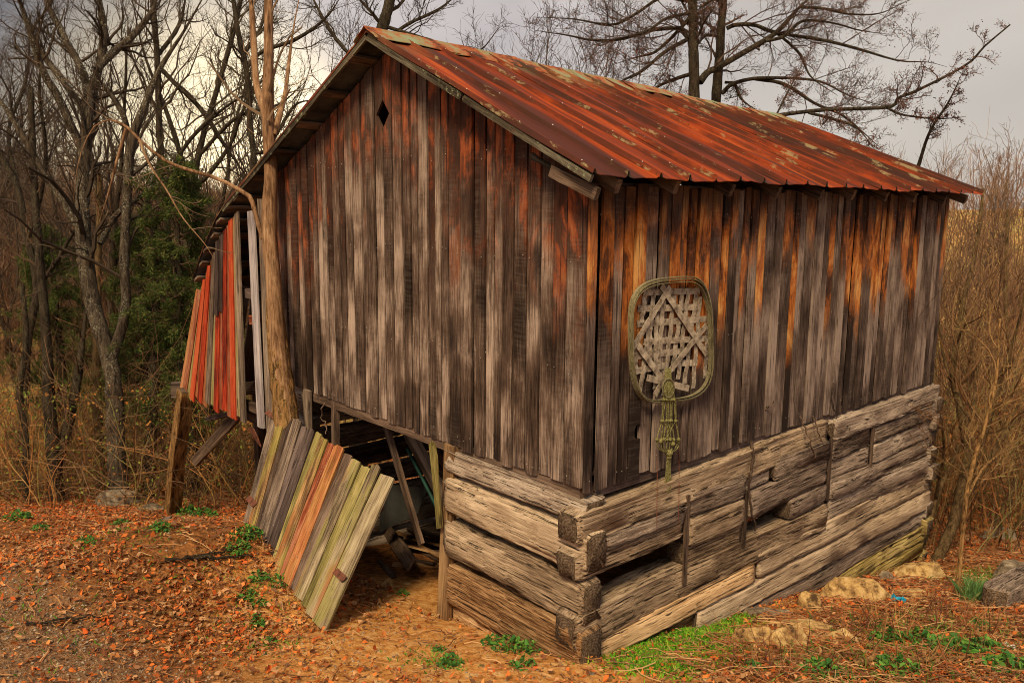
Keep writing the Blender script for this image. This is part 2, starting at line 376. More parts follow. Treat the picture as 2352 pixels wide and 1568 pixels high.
def copy_tree(o, parent=None):
    c = o.copy(); COL.objects.link(c)
    if parent is not None: c.parent = parent
    for ch in o.children: copy_tree(ch, c)
    return c
def frame(o, x, z):
    """matrix with local x along x, local z along z (orthonormalised), y = z cross x"""
    z = Vector(z).normalized(); x = Vector(x); x = (x-z*x.dot(z)).normalized(); y = z.cross(x)
    m = Matrix.Identity(4)
    for i in range(3): m[i][0] = x[i]; m[i][1] = y[i]; m[i][2] = z[i]; m[i][3] = o[i]
    return m
def prism(name, out, th, mat):
    """outline (x,z) CCW, extruded in y from 0 to -th"""
    n = len(out); V = [(x, 0, z) for x, z in out]+[(x, -th, z) for x, z in out]
    me = bpy.data.meshes.new(name)
    F = [tuple(range(n))[::-1], tuple(range(n, 2*n))]+[(i, (i+1) % n, n+(i+1) % n, n+i) for i in range(n)]
    me.from_pydata(V, [], F); me.materials.append(mat); me.update(); return me
def plank_outline(w, h, top0=0, top1=0, jag=.006, k=4, endj=.01, r=random):
    """board w wide; its top is cut on a slant: heights h+top0 at left, h+top1 at right"""
    L = [(r.uniform(-jag, jag)*.6, h*(i/k)+0) for i in range(1, k)]
    Rr = [(w+r.uniform(-jag, jag)*.6, h*(i/k)) for i in range(1, k)]
    o = [(0, r.uniform(0, endj)), (w*.4, r.uniform(-endj, endj)), (w, r.uniform(0, endj))]
    o += Rr+[(w, h+top1), (w*.5, h+(top0+top1)/2+r.uniform(-endj, endj)), (0, h+top0)]+L[::-1]
    return o
def plank(name, parent, p, xdir, zdir, w, h, th, mat, top0=0, top1=0, jag=.005, endj=.008, pm=None):
    me = prism(name, plank_outline(w, h, top0, top1, jag, endj=endj), th, mat)
    m = frame(p, xdir, zdir)
    if pm is not None: m = pm.inverted() @ m
    return obj(name, me, parent, mw=m)
def box(name, parent, a, b, w, th, mat, side=(0, 0, 1), rough=.0):
    """beam from a to b, section w (along 'side') x th, local z along it; centred"""
    a = Vector(a); b = Vector(b); L = (b-a).length
    out = plank_outline(w, L, 0, 0, .003+rough, k=4, endj=.004+rough)
    me = prism(name, [(x-w/2, z) for x, z in out], th, mat)
    me.transform(Matrix.Translation((0, th/2, 0)))
    m = frame(a, side, b-a)
    if parent is not None: m = Matrix.Translation(parent.location).inverted() @ m
    return obj(name, me, parent, mw=m)
def tubes(P, R, sides=5):
    """P (B,n,3), R (B,n) -> verts, quads"""
    B, n, _ = P.shape
    T = np.gradient(P, axis=1); T /= np.linalg.norm(T, axis=2, keepdims=True)+1e-9
    ref = np.zeros((B, 1, 3)); ref[:, 0, 0] = 1
    mz = np.abs(T.mean(1)[:, 0]) > .7; ref[mz, 0] = (0, 1, 0)
    N = np.cross(T, ref); N /= np.linalg.norm(N, axis=2, keepdims=True)+1e-9
    Bn = np.cross(T, N)
    a = np.arange(sides)/sides*2*np.pi
    V = P[:, :, None]+R[:, :, None, None]*(np.cos(a)[None, None, :, None]*N[:, :, None]+np.sin(a)[None, None, :, None]*Bn[:, :, None])
    b = np.arange(B)[:, None, None]*n*sides; i = np.arange(n-1)[None, :, None]*sides; j = np.arange(sides)[None, None, :]
    j2 = (j+1) % sides
    F = np.stack([b+i+j, b+i+j2, b+i+sides+j2, b+i+sides+j], -1).reshape(-1, 4)
    return V.reshape(-1, 3), F
class Acc:
    def __init__(s): s.V = []; s.F = {}; s.C = []; s.n = 0
    def add(s, V, F, c=None):
        s.V.append(V); s.F.setdefault(F.shape[1], []).append(F+s.n); s.n += len(V)
        if c is not None: s.C.append(np.broadcast_to(c, (len(V), 3)) if np.ndim(c) < 2 else c)
    def mesh(s, name, mat, smooth=False):
        return np_mesh(name, np.concatenate(s.V), [np.concatenate(f) for f in s.F.values()], mat, np.concatenate(s.C) if s.C else None, smooth)
def spline(pts, n=20):
    P = np.asarray(pts, float); k = len(P)
    if k == 2: t = np.linspace(0, 1, n)[:, None]; return P[0]*(1-t)+P[1]*t
    Q = np.vstack([2*P[0]-P[1], P, 2*P[-1]-P[-2]]); o = []
    for u in np.linspace(0, k-1-1e-9, n):
        i = int(u); t = u-i; a, b, c, d = Q[i:i+4]
        o.append(.5*((2*b)+(-a+c)*t+(2*a-5*b+4*c-d)*t*t+(-a+3*b-3*c+d)*t**3))
    return np.array(o)
def grow(P, R, kids, lf, ang=(.5, 1.0), up=.25, wig=.28, n=6, t0=.25, rf=.5, minr=.002, absl=None, nodes=None):
    """child branches for paths P (B,n0,3): kids each"""
    B, n0, _ = P.shape
    idx = np.repeat(np.arange(B), kids); t = rng.uniform(t0, .98, len(idx))
    u = t*(n0-1); i = np.clip(u.astype(int), 0, n0-2); fr = (u-i)[:, None]
    st = P[idx, i]*(1-fr)+P[idx, i+1]*fr
    T = P[idx, i+1]-P[idx, i]; T /= np.linalg.norm(T, axis=1, keepdims=True)+1e-9
    r0 = (R[idx, i]*(1-fr[:, 0])+R[idx, i+1]*fr[:, 0])
    plen = np.linalg.norm(np.diff(P, axis=1), axis=2).sum(1)[idx]
    rv = rng.normal(size=(len(idx), 3)); rv -= (rv*T).sum(1, keepdims=True)*T; rv /= np.linalg.norm(rv, axis=1, keepdims=True)
    a = rng.uniform(ang[0], ang[1], len(idx))[:, None]
    D = T*np.cos(a)+rv*np.sin(a)
    L = plen*lf*(1.15-t*.6)*rng.uniform(.6, 1.25, len(idx)) if absl is None else rng.uniform(absl[0], absl[1], len(idx))
    pts = [st]; d = D
    for k in range(n-1):
        d = d+rng.normal(size=d.shape)*wig+np.array([0, 0, up])*.35
        d /= np.linalg.norm(d, axis=1, keepdims=True)
        pts.append(pts[-1]+d*(L/(n-1))[:, None])
    Pc = np.stack(pts, 1)
    rr = np.maximum(r0*rf, minr)[:, None]*np.linspace(1, .35, n)[None]
    return Pc, np.maximum(rr, minr*.6)

# ================================================================== GROUND
def axis(a, b, fine0, fine1, step, cs):
    v = list(np.arange(fine0, fine1+1e-6, step)); x = fine0; s = step
    while x > a: s *= cs; x -= s; v.insert(0, x)
    x = fine1; s = step
    while x < b: s *= cs; x += s; v.append(x)
    return np.array(v)
gx = axis(-170, 120, -9, 5, .06, 1.09); gy = axis(-120, 170, -5, 9, .06, 1.09)
GX, GY = np.meshgrid(gx, gy); GZ = G(GX, GY)
nx, ny = len(gx), len(gy)
ii = (np.arange(ny-1)[:, None]*nx+np.arange(nx-1)[None]).ravel()
me = np_mesh('ground', np.stack([GX, GY, GZ], -1).reshape(-1, 3), np.stack([ii, ii+1, ii+nx+1, ii+nx], 1), MT['ground'], smooth=True)
tag(obj('ground', me), kind='structure')

# ================================================================== BARN
barn = thing('log_barn', 'weathered grey plank barn with rusty red metal roof standing on a hewn log crib', 'barn')
def roofz(x, y):
    r = 4.12-.17*sstep(-1.5, 6.5, y)*1.15-.0*y
    right = r+(3.03-r)*(x+2.06)/2.29
    xl = -2.06-x
    left = r-.468*xl-np.where(xl > 2.75, .30*(xl-2.75)**2+.15*(xl-2.75), 0)
    return np.where(x > -2.06, right, left)
def grid_solid(name, P, th, mat, mat2=None):
    """P (a,b,3) top surface, thickness downwards"""
    a, b, _ = P.shape; Vt = P.reshape(-1, 3); Vb = Vt-np.array([0, 0, th]); N = a*b
    i = (np.arange(a-1)[:, None]*b+np.arange(b-1)[None]).ravel()
    top = np.stack([i, i+b, i+b+1, i+1], 1); bot = (top[:, ::-1])+N
    e = list(range(0, b))+[k*b+b-1 for k in range(1, a)]+[(a-1)*b+k for k in range(b-2, -1, -1)]+[k*b for k in range(a-2, 0, -1)]
    e = np.array(e); e2 = np.roll(e, -1); side = np.stack([e, e2, e2+N, e+N], 1)
    me = np_mesh(name, np.vstack([Vt, Vb]), np.vstack([top, bot, side]), mat)
    if mat2:
        me.materials.append(mat2); mi = np.zeros(len(me.polygons), np.int32); mi[len(top):len(top)*2] = 1
        me.polygons.foreach_set('material_index', mi)
    return me
# roof panels: five-crimp sheets
RY0, RY1, NP = -.23, 5.48, 10
pw = (RY1-RY0)/NP
def roof_sheet(k, x0, x1, name, nseg, jl=0):
    prof = []                                   # (y offset, height)
    for c in (0.0, .5):
        b = c*pw
        prof += [(b+.000, .006), (b+.012, .036), (b+.024, .036), (b+.036, .004), (b+.06, 0), (b+pw*.25, .002+.004*random.random()), (b+pw*.5-.02, 0)]
    prof += [(pw+.004, .009), (pw+.017, .040)]
    xs = np.linspace(x0, x1, nseg); ph = random.uniform(0, 6)
    P = np.zeros((len(prof), nseg, 3))
    for a, (dy, h) in enumerate(prof):
        y = RY0+k*pw+dy
        buck = .006*np.sin(xs*5+ph+dy*9)*(h < .02)
        P[a, :, 0] = xs; P[a, :, 1] = y
        P[a, :, 2] = roofz(xs, y)+h+buck
    if x1 > x0: P = P[:, ::1]
    else: P = P[::-1]
    return P
for k in range(NP):
    xe = .23+random.uniform(-.02, .025)
    P = roof_sheet(k, -2.06, xe, 'roof_panel', 12)
    P[:, :, 2] += .001*k
    obj('roof_panel', grid_solid('roof_panel', P[::-1], .004, MT['rust'], MT['underside']), barn)
    P = roof_sheet(k, -2.06, -5.72+random.uniform(-.05, .05) if k else -5.70, 'roof_panel', 16)
    obj('roof_panel', grid_solid('roof_panel', P[::-1], .004, MT['rust'], MT['underside']), barn)
# ridge cap pieces
capl = 0.78
for k in range(8):
    y0 = RY0-.02+k*capl*.92; y1 = min(y0+capl, RY1+.02)
    if y0 > RY1-.1: break
    ys = np.linspace(y0, y1, 5); P = np.zeros((5, 7, 3)); tilt = random.uniform(-.004, .004)
    for j, (dx, dz) in enumerate([(-.15, .024), (-.13, .034), (-.03, .040), (0, .052), (.03, .040), (.13, .034), (.155, .024)]):
        P[:, j, 0] = -2.06+dx; P[:, j, 1] = ys; P[:, j, 2] = roofz(np.full(5, -2.06+dx), ys)+dz+.006*(k % 2)+tilt*j+.004*np.sin(ys*11)
    obj('ridge_cap', grid_solid('ridge_cap', P[:, :], .004, MT['cap']), barn)
# roof nails (screw heads) - small raised dots
A = Acc()
t = np.array([(math.cos(a), math.sin(a)) for a in np.arange(6)/6*6.283])
for k in range(NP*2+1):
    y = RY0+k*pw/2+.018
    for x in np.arange(-1.9, .2, .5):
        xx = x+random.uniform(-.03, .03); zz = float(roofz(np.array(xx), y))+.034
        V = np.array([(xx+.005*a, y+.005*b, zz+.002) for a, b in t]+[(xx, y, zz+.008)])
        A.add(V, np.array([(i, (i+1) % 6, 6) for i in range(6)]))
o = obj('roof_nails', A.mesh('roof_nails', MT['litter']), barn); o['kind'] = 'stuff'
# purlins (run along y, under the sheets) and rafters with tails
for x in [-.05, -.45, -.9, -1.35, -1.8, -2.3, -2.75, -3.2, -3.65, -4.1, -4.5, -4.72, -4.94, -5.14, -5.32, -5.48, -5.64]:
    zz = float(roofz(np.array(x), -.2)); z2 = float(roofz(np.array(x), 5.4)); ext = random.uniform(0, .03)
    box('purlin', barn, (x, -.20-ext, zz-.034), (x, 5.44, z2-.034), .09 if x > -4.3 else .12, .022, MT['brown' if x > -4.3 else 'grey'], side=(1, 0, -.47 if x > -2.06 else .47))
for k in range(10):
    y = .06+k*.585
    for sgn in (1, -1):
        if sgn == 1: xa, xb = -2.06, .15+random.uniform(-.02, .03)
        else: xa, xb = -2.06, -4.75
        za = float(roofz(np.array(xa), y))-.10; zb = float(roofz(np.array(xb), y))-.10
        box('rafter', barn, (xa, y, za+.012), (xb, y, zb+.012), .085, .042, MT['brown'], side=(0, 0, 1), rough=.003)
# first rafter tail (lifted, larger) and eave board
box('rafter_tail', barn, (-.16, -.17, 3.07), (.19, -.15, 2.93), .07, .035, MT['brown'], side=(0, 0, 1), rough=.004)
box('eave_plate', barn, (-.09, 0.05, 2.95), (-.09, 5.2, 2.95), .12, .10, MT['dark'], side=(0, 0, 1))
# rake boards on the gable
def rz(x, dz=0, y=-.2): return float(roofz(np.array(x), y))+dz
for (xa, xb, w, mt, dz, yy) in [(-2.06, -.95, .046, 'rake', -.028, -.215), (-.93, .20, .042, 'rake', -.030, -.212), (-2.07, -3.4, .04, 'rake', -.016, -.215), (-3.42, -4.8, .038, 'rake', -.016, -.213)]:
    box('rake_board', barn, (xa, yy, rz(xa, dz)), (xb, yy, rz(xb, dz)), w, .022, MT[mt], side=(0, 0, 1), rough=.006)
box('loose_rake_piece', barn, (-.40, -.12, 3.17), (-.05, -.10, 3.015), .042, .018, MT['rake'], side=(0, 0, 1), rough=.012)
# ---- front siding
r2 = random.Random(5)
xs = [-4.08]
while xs[-1] < -.02:
    w = r2.choice([.075, .09, .105, .12, .14]) if xs[-1] < -.75 else r2.choice([.12, .15, .17])
    xs.append(min(xs[-1]+w, 0))
if xs[-1]-xs[-2] < .05: xs.pop(-2)
dia_c = on(882, 263, 1, -.02)
# snap one board joint onto the centre of the diamond opening
xs = [x for x in xs if abs(x-dia_c[0]) > .165]+[dia_c[0]-.125, dia_c[0], dia_c[0]+.125]; xs.sort(); jn = xs.index(dia_c[0])
for i in range(len(xs)-1):
    x0, x1 = xs[i]+.003, xs[i+1]-r2.choice([.008, .010, .013, .017])
    if i == len(xs)-2: x1 = 0.004
    w = x1-x0
    zb = 1.125+.035*sstep(-1, -4, (x0))+r2.uniform(-.012, .012)
    wt = lambda x: min(rz(x, -.075, 0), 4.0)
    t0, t1 = wt(x0), wt(x1)
    h = min(t0, t1)-zb
    out = plank_outline(w, h, t0-zb-h, t1-zb-h, .005, endj=.007, r=r2)
    if i in (jn-1, jn):                        # diamond-shaped opening cut out of two neighbouring boards
        zc = dia_c[2]-zb; hw, hh_ = .085, .105
        edge = w if i == jn-1 else 0
        new = []
        if i == jn-1:
            for p in out:
                new.append(p)
            new = [p for p in out if not (abs(p[0]-w) < .02 and zc-hh_ < p[1] < zc+hh_)]
            k = next(a for a, p in enumerate(new) if abs(p[0]-w) < .02 and p[1] > zc)
            new[k:k] = [(w, zc-hh_), (w-min(hw, w-.02), zc), (w, zc+hh_)]
        else:
            new = [p for p in out if not (abs(p[0]) < .02 and zc-hh_ < p[1] < zc+hh_)]
            k = max(a for a, p in enumerate(new) if abs(p[0]) < .02 and p[1] > zc)
            new[k+1:k+1] = [(0, zc+hh_), (min(hw, w-.02), zc), (0, zc-hh_)]
        out = new
    yy = -r2.uniform(0, .022)
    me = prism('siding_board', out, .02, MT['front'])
    m = frame((x0, yy, zb), (1, r2.uniform(-.02, .02), 0), (r2.uniform(-.002, .002), 0, 1))
    obj('siding_board', me, barn, mw=m)
# ---- side siding (on x = 0, local x along +y)
ys = [-.022]
while ys[-1] < 5.2:
    ys.append(min(ys[-1]+r2.choice([.085, .10, .115, .13, .15]), 5.25))
if ys[-1]-ys[-2] < .05: ys.pop(-2)
kh = on(1448, 993, 0, .02)
for i in range(len(ys)-1):
    y0, y1 = ys[i]+.003, ys[i+1]-r2.choice([.009, .012, .015, .020]); w = y1-y0
    zb = 1.115+r2.uniform(-.015, .012)-(.02 if i == 0 else 0); zt = 3.0+r2.uniform(-.015, .01)
    out = plank_outline(w, zt-zb, 0, 0, .005, endj=.007, r=r2)
    if y0 < kh[1] < y1:                        # knot hole broken out of the board edge
        zc = kh[2]-zb; out = [p for p in out if not (abs(p[0]-w) < .02 and abs(p[1]-zc) < .07)]
        k = next(a for a, p in enumerate(out) if abs(p[0]-w) < .02 and p[1] > zc)
        out[k:k] = [(w, zc-.05), (w-.03, zc-.058), (w-.055, zc-.03), (w-.06, zc+.01), (w-.045, zc+.045), (w-.015, zc+.05), (w, zc+.035)]
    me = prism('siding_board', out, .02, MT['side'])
    obj('siding_board', me, barn, mw=frame((.002+r2.uniform(0, .022), y0, zb), (r2.uniform(-.02, .02), 1, 0), (0, r2.uniform(-.002, .002), 1)))
A = Acc(); rn = random.Random(4); h6 = np.arange(6)/6*6.283
for i in range(len(xs)-1):
    for zz in (1.2, 1.85, 2.55, 3.2):
        for k in (.25, .75):
            x = xs[i]+(xs[i+1]-xs[i])*k; z = zz+rn.uniform(-.03, .03)
            if z > rz(x, -.2, 0) or rn.random() < .65: continue
            A.add(np.array([(x+.0045*math.cos(a), -.043, z+.0045*math.sin(a)) for a in h6]+[(x, -.046, z)]), np.array([(i_, (i_+1) % 6, 6) for i_ in range(6)]))
for i in range(len(ys)-1):
    for zz in (1.2, 2.0, 2.8):
        for k in (.25, .75):
            y = ys[i]+(ys[i+1]-ys[i])*k; z = zz+rn.uniform(-.03, .03)
            if rn.random() < .65: continue
            A.add(np.array([(.045, y+.0045*math.cos(a), z+.0045*math.sin(a)) for a in h6]+[(.048, y, z)]), np.array([(i_, (i_+1) % 6, 6) for i_ in range(6)]))
o = obj('nail_heads', A.mesh('nail_heads', MT['nailtop']), barn); o['kind'] = 'stuff'
# rear and left walls (never in sight directly, they close the loft)
for yy in [5.25]:
    for i in range(16):
        x0 = -4.06+i*.254
        plank('siding_board', barn, (x0+.25, yy, 1.15), (-1, 0, 0), (0, 0, 1), .249, rz(x0+.12, -.15, 5.2)-1.15, .02, MT['grey'])
for i in range(21):
    plank('siding_board', barn, (-4.06, (i+1)*.25, 1.15), (0, -1, 0), (0, 0, 1), .247, 1.90, .02, MT['grey'])
# loft floor boards and sill beams
for i in range(13):
    plank('loft_floor_board', barn, (-4.02+i*.31, 0.06, 1.20), (1, 0, 0), (0, 1, 0), .305, 5.12, .025, MT['dark'])
box('sill_beam', barn, (-4.05, .045, 1.125), (-.02, .045, 1.095), .10, .12, MT['brown'], side=(0, 0, 1), rough=.01)
box('sill_beam', barn, (-.05, .12, 1.095), (-.05, 5.25, 1.10), .09, .11, MT['dark'], side=(0, 0, 1), rough=.006)

# ---- hewn logs
def logmesh(name, L, hh, ww, mat, seed, taper=0.0, nseg=None, grain=1.0):
    r = np.random.default_rng(seed); nseg = nseg or max(14, int(L/.055)); ns = 28
    a = np.arange(ns)/ns*2*np.pi+.05; e = .16
    cs = np.sign(np.cos(a))*np.abs(np.cos(a))**e; sn = np.sign(np.sin(a))*np.abs(np.sin(a))**e
    t = np.linspace(0, 1, nseg)
    P = np.zeros((nseg, ns, 3))
    k1 = r.uniform(0, 6, 10); f1 = r.uniform(.6, 2.4, 10)
    gro = np.zeros((nseg, ns))
    for q in range(11):
        ang0 = r.uniform(0, 6.283); wd = r.uniform(.07, .14)
        wander = ang0+.25*np.sin(t*L*f1[q % 10]+k1[q % 10])+.10*np.sin(t*L*5*f1[(q+3) % 10]+k1[(q+1) % 10])
        dd = np.abs((a[None]-wander[:, None]+np.pi) % (2*np.pi)-np.pi)
        on_ = np.clip(np.sin(t*L*r.uniform(.8, 2)+r.uniform(0, 6))*1.6+.5, 0, 1)[:, None]
        gro += -.016*grain*np.exp(-(dd/wd)**2)*on_
    rough = r.normal(0, .0022*grain, (nseg, ns)); fib = np.repeat(r.normal(0, .004*grain, (1, ns)), nseg, 0)
    low = .012*np.sin(t*L*1.7+k1[0])+.008*np.sin(t*L*4.1+k1[1])
    rad = 1+(gro+rough+fib)/(min(hh, ww)*.5)
    hv = (hh/2)*(1+.06*np.sin(t*L*1.3+k1[2])+.03*np.sin(t*L*6+k1[5]))*(1-taper*t)
    wv = (ww/2)*(1+.05*np.sin(t*L*1.1+k1[3]))
    P[:, :, 0] = hv[:, None]*cs*rad; P[:, :, 1] = wv[:, None]*sn*rad+low[:, None]; P[:, :, 2] = (t*L)[:, None]
    # rounded, slightly uneven ends
    for j, s_ in ((0, .86), (nseg-1, .86)):
        P[j, :, :2] *= s_
    P[0, :, 2] += r.normal(0, .006, ns); P[-1, :, 2] += r.normal(0, .006, ns)
    V = P.reshape(-1, 3); F = []
    i = np.arange(nseg-1)[:, None]*ns; j = np.arange(ns)[None]
    F = np.stack([i+j, i+(j+1) % ns, i+ns+(j+1) % ns, i+ns+j], -1).reshape(-1, 4)
    n0 = len(V); caps = []
    V = np.vstack([V, P[0].mean(0)+[0, 0, .012], P[-1].mean(0)-[0, 0, .012]])
    jj = np.arange(ns)
    tri = np.vstack([np.stack([(jj+1) % ns, jj, np.full(ns, n0)], 1), np.stack([(nseg-1)*ns+jj, (nseg-1)*ns+(jj+1) % ns, np.full(ns, n0+1)], 1)])
    me = np_mesh(name, V, [F, tri], mat, smooth=True); me.materials.append(MT['endgrain'])
    mi = np.zeros(len(me.polygons), np.int32); mi[len(F):] = 1; me.polygons.foreach_set('material_index', mi); return me
def log(a, b, hh, ww, mat, seed, taper=0, name='log', grain=1.0, parent=barn):
    a = Vector(a); b = Vector(b)
    me = logmesh(name, (b-a).length, hh, ww, mat, seed, taper, grain=grain)
    m = frame(a, (0, 0, 1), b-a)
    if parent is not barn: m = Matrix.Translation(parent.location).inverted() @ m
    return obj(name, me, parent, mw=m)
# front courses, door post to corner; ends run a little past the corner
log((-1.36, .02, 1.01), (.06, .03, .995), .155, .20, MT['logg'], 1)
log((-1.34, .015, .765), (.10, .02, .735), .265, .20, MT['log'], 2)
log((-1.34, .01, .43), (.095, .01, .405), .30, .20, MT['log'], 3)
log((-1.33, .005, .06), (.11, .0, .075), .33, .21, MT['logw'], 4)
log((-1.33, .03, -.24), (.04, .03, -.2), .24, .18, MT['logw'], 41)
# side courses: seen ends at the front plane (y ~ -.06)
SB = [.98, 1.72, 3.02, 3.80]                     # where upright battens cut the courses
def srun(z0, z1, y0, y1, h, seed, mt='log', w=.19, x=-.02, z1o=None):
    log((x, y0, z0), (x, y1, z1), h, w, MT[mt], seed)
srun(.90, .985, -.12, 3.0, .215, 10, 'log'); srun(.985, 1.0, 3.04, 5.33, .19, 11, 'logg', x=-.01)
srun(.765, .77, .10, .97, .085, 12, 'logg', x=-.01); srun(.79, .80, 1.00, 1.70, .19, 13, 'logg', x=-.01)
srun(.80, .81, 1.75, 2.10, .17, 14, 'logg', x=-.03); srun(.81, .83, 2.14, 3.0, .16, 15, 'logg', x=.0)
srun(.80, .80, 3.04, 3.79, .18, 16, 'logg', x=-.01); srun(.80, .81, 3.83, 5.30, .17, 17, 'logg')
srun(.655, .665, -.125, .97, .165, 18, 'log', x=-.02); srun(.595, .60, 1.0, 1.70, .20, 19, 'log', x=.0)
srun(.61, .64, 1.75, 3.0, .20, 20, 'logg', x=-.01); srun(.61, .62, 3.04, 3.79, .19, 21, 'logg'); srun(.615, .63, 3.83, 5.31, .18, 22, 'logg', x=-.02)
srun(.41, .41, 1.0, 1.70, .17, 23, 'log', x=-.01); srun(.435, .44, 2.36, 3.0, .17, 24, 'logg', x=.0); srun(.44, .44, 3.04, 5.32, .165, 25, 'logg', x=-.02)
log((-.08, .90, .62), (-.08, .90, .34), .11, .12, MT['log'], 50, name='spacer_block')
log((-.06, 2.22, .50), (-.06, 2.22, .36), .13, .12, MT['logw'], 51, name='spacer_block')
srun(.225, .235, -.13, 3.02, .235, 26, 'log', w=.21); srun(.26, .25, 3.06, 5.28, .20, 27, 'logg')
srun(.035, .06, -.02, 1.9, .16, 28, 'logw', x=-.01); srun(.07, .06, 1.95, 5.31, .22, 29, 'log', w=.21)
srun(-.12, -.13, .3, 1.3, .16, 30, 'logw', x=-.04)
srun(-.135, -.15, 1.15, 5.30, .205, 31, 'log', w=.20, x=.0)
srun(-.345, -.36, 1.9, 5.28, .18, 32, 'logg', w=.19)
srun(-.53, -.50, 2.4, 5.30, .155, 33, 'logo', w=.18, x=-.01)
srun(-.69, -.66, 2.9, 5.25, .15, 34, 'logo', w=.18, x=.0)
for y, z0, z1 in [(.985, .22, .88), (1.725, .28, .74), (3.02, .37, .92), (3.81, .50, .93)]:
    box('batten', barn, (.075, y, z0), (.075, y, z1), .035, .02, MT['brown'], side=(0, 1, 0), rough=.004)
# stub ends of the rear and cross logs seen past the far corner
for i, z in enumerate([.88, .70, .52, .34, .16, -.04, -.25, -.43, -.60, -.80]):
    log((.10+.03*math.sin(i*2.1), 5.24+.02*math.cos(i*3), z), (-4.05, 5.24, z), .165, .17, MT['logg' if i < 7 else 'logo'], 60+i)
# left and middle crib logs seen through the doorway
for i, z in enumerate([1.02, .78, .52, .26, 0, -.26, -.52, -.78]):
    log((-4.0, .20, z), (-4.0, 5.2, z-.02), .19, .17, MT['logg'], 80+i)
for i, z in enumerate([1.02, .80, .58, .36, .12, -.12, -.36, -.60]):
    log((-4.15-.05*(i % 2), .02, z), (-3.52, .03, z), .20, .16, MT['logg'], 100+i)
# jamb boards of the doorway
pm = None
post = box('door_post', barn, (-1.355, -.075, -.33), (-1.30, -.035, 1.13), .12, .05, MT['warm'], side=(1, 0, 0), rough=.004)
obj('split_stick', prism('split_stick', [(0, 0), (.055, .02), (.05, .3), (.062, .55), (.045, .66), (.03, .62), (.015, .67), (-.012, .64), (0, .3)], .022, MT['olive']), barn, mw=frame((-1.37, -.105, .48), (1, 0, .08), (-.10, -.02, 1)))
box('door_jamb', barn, (-3.52, -.05, -.4), (-3.47, -.05, 1.17), .11, .03, MT['grey'], side=(1, 0, 0), rough=.004)
box('door_jamb', barn, (-3.10, .0, -.4), (-3.05, .0, 1.14), .06, .05, MT['brown'], side=(1, 0, 0), rough=.004)
# ---- lean-to gable of red boards at the far left of the barn
mats = ['redworn', 'redworn', 'olive', 'redworn', 'tan', 'red', 'redworn', 'grey', 'red', 'redworn', 'dark', 'redworn', 'red', 'brown', 'grey', 'brown']
mats = ['orange', 'redworn', 'olive', 'red', 'orange', 'red', 'orange', 'grey', 'mossgrey', 'red', 'redworn', 'red', 'redworn', 'red', 'mossgrey', 'grey']
nb = len(mats); xt = np.linspace(-5.83, -4.62, nb+1); xb = np.linspace(-6.52, -4.66, nb+1)
for i in range(nb):
    z0 = .66+.03*math.sin(i*1.9)-.02*(i > 11); top = float(roofz(np.array(max((xt[i]+xt[i+1])/2, -5.68)), -.1))-.12
    a = Vector((xb[i], -.12-.012*(i % 2), z0)); b = Vector((xt[i], -.12-.012*(i % 2), top))
    w = (xb[i+1]-xb[i])*.99+.012
    sl = (xt[i+1]-xt[i])
    h = (b-a).length
    w1 = max(sl*.99+.008, .05)
    dz = .47*w1
    out = [(0, 0), (w*.5, random.uniform(-.01, .01)), (w, 0), ((w+w1)/2+.002, h*.5), (w1, h+dz), (w1*.5, h+dz*.5), (0, h), (-.003, h*.6)]
    obj('shed_board', prism('shed_board', out, .018, MT[mats[i]]), barn, mw=frame(a, (1, 0, 0), b-a))
    if i in (9, 10):
        a2 = b+(a-b)*.42
        obj('short_board', prism('short_board', [(0, 0), (w1+.01, .01), (w1+.005, (b-a2).length+dz), (0, (b-a2).length)], .015, MT['dark']), barn, mw=frame((a2.x, a2.y-.024, a2.z), (1, 0, 0), b-a))
plank('pale_board', barn, (-4.36, -.13, .66), (1, 0, 0), (-.015, 0, 1), .135, 2.14, .02, MT['pale'], jag=.004)
plank('shed_board', barn, (-4.22, -.10, .62), (1, 0, 0), (0, 0, 1), .15, 2.30, .02, MT['grey'])
box('red_cleat', barn, (-4.56, -.09, 1.72), (-4.34, -.09, 1.74), .09, .03, MT['redworn'], side=(0, 0, 1))
box('girt', barn, (-5.75, -.07, 1.98), (-4.1, -.07, 1.98), .09, .05, MT['dark'], side=(0, 0, 1))
box('girt', barn, (-6.45, -.07, .80), (-4.1, -.07, .80), .09, .05, MT['brown'], side=(0, 0, 1))
for i in range(10):                       # left wall of the lean-to, closes it against the sky
    plank('shed_board', barn, (-6.3+.0*i, i*.55+.5, .7), (0, -1, 0), (.38, 0, 1), .52, 1.45, .02, MT['dark'])
log(tuple(on(386, 1215, 1, -.15)), tuple(on(427, 895, 1, -.15)), .165, .155, MT['furrow'], 300, name='shed_post', grain=.6)
box('shed_post', barn, (-6.62, .9, -1.5), (-6.40, .8, .70), .12, .12, MT['brown'], side=(1, 0, 0), rough=.01)
box('shed_beam', barn, (-6.75, -.16, .63), (-6.3, 1.0, .60), .17, .15, MT['grey'], side=(0, 0, 1), rough=.01)
box('shed_brace', barn, (-6.48, -.02, -.25), (-5.5, .25, .62), .12, .06, MT['brown'], side=(0, 0, 1), rough=.006)
box('shed_brace', barn, (-6.35, .15, .30), (-5.2, .45, .66), .16, .05, MT['dark'], side=(0, 1, 0), rough=.006)
box('shed_beam', barn, (-6.4, .10, .62), (-4.2, .10, .60), .10, .10, MT['dark'], side=(0, 0, 1))
# rusted tin scrap hinge under the pale board
obj('tin_flashing', prism('tin_flashing', [(0, .0), (.10, -.05), (.27, -.10), (.24, 0), (.17, .07), (.06, .05)], .012, MT['nail']), barn, mw=frame((-4.46, -.19, .62), (1, -.1, 0), (.1, -.25, 1)))

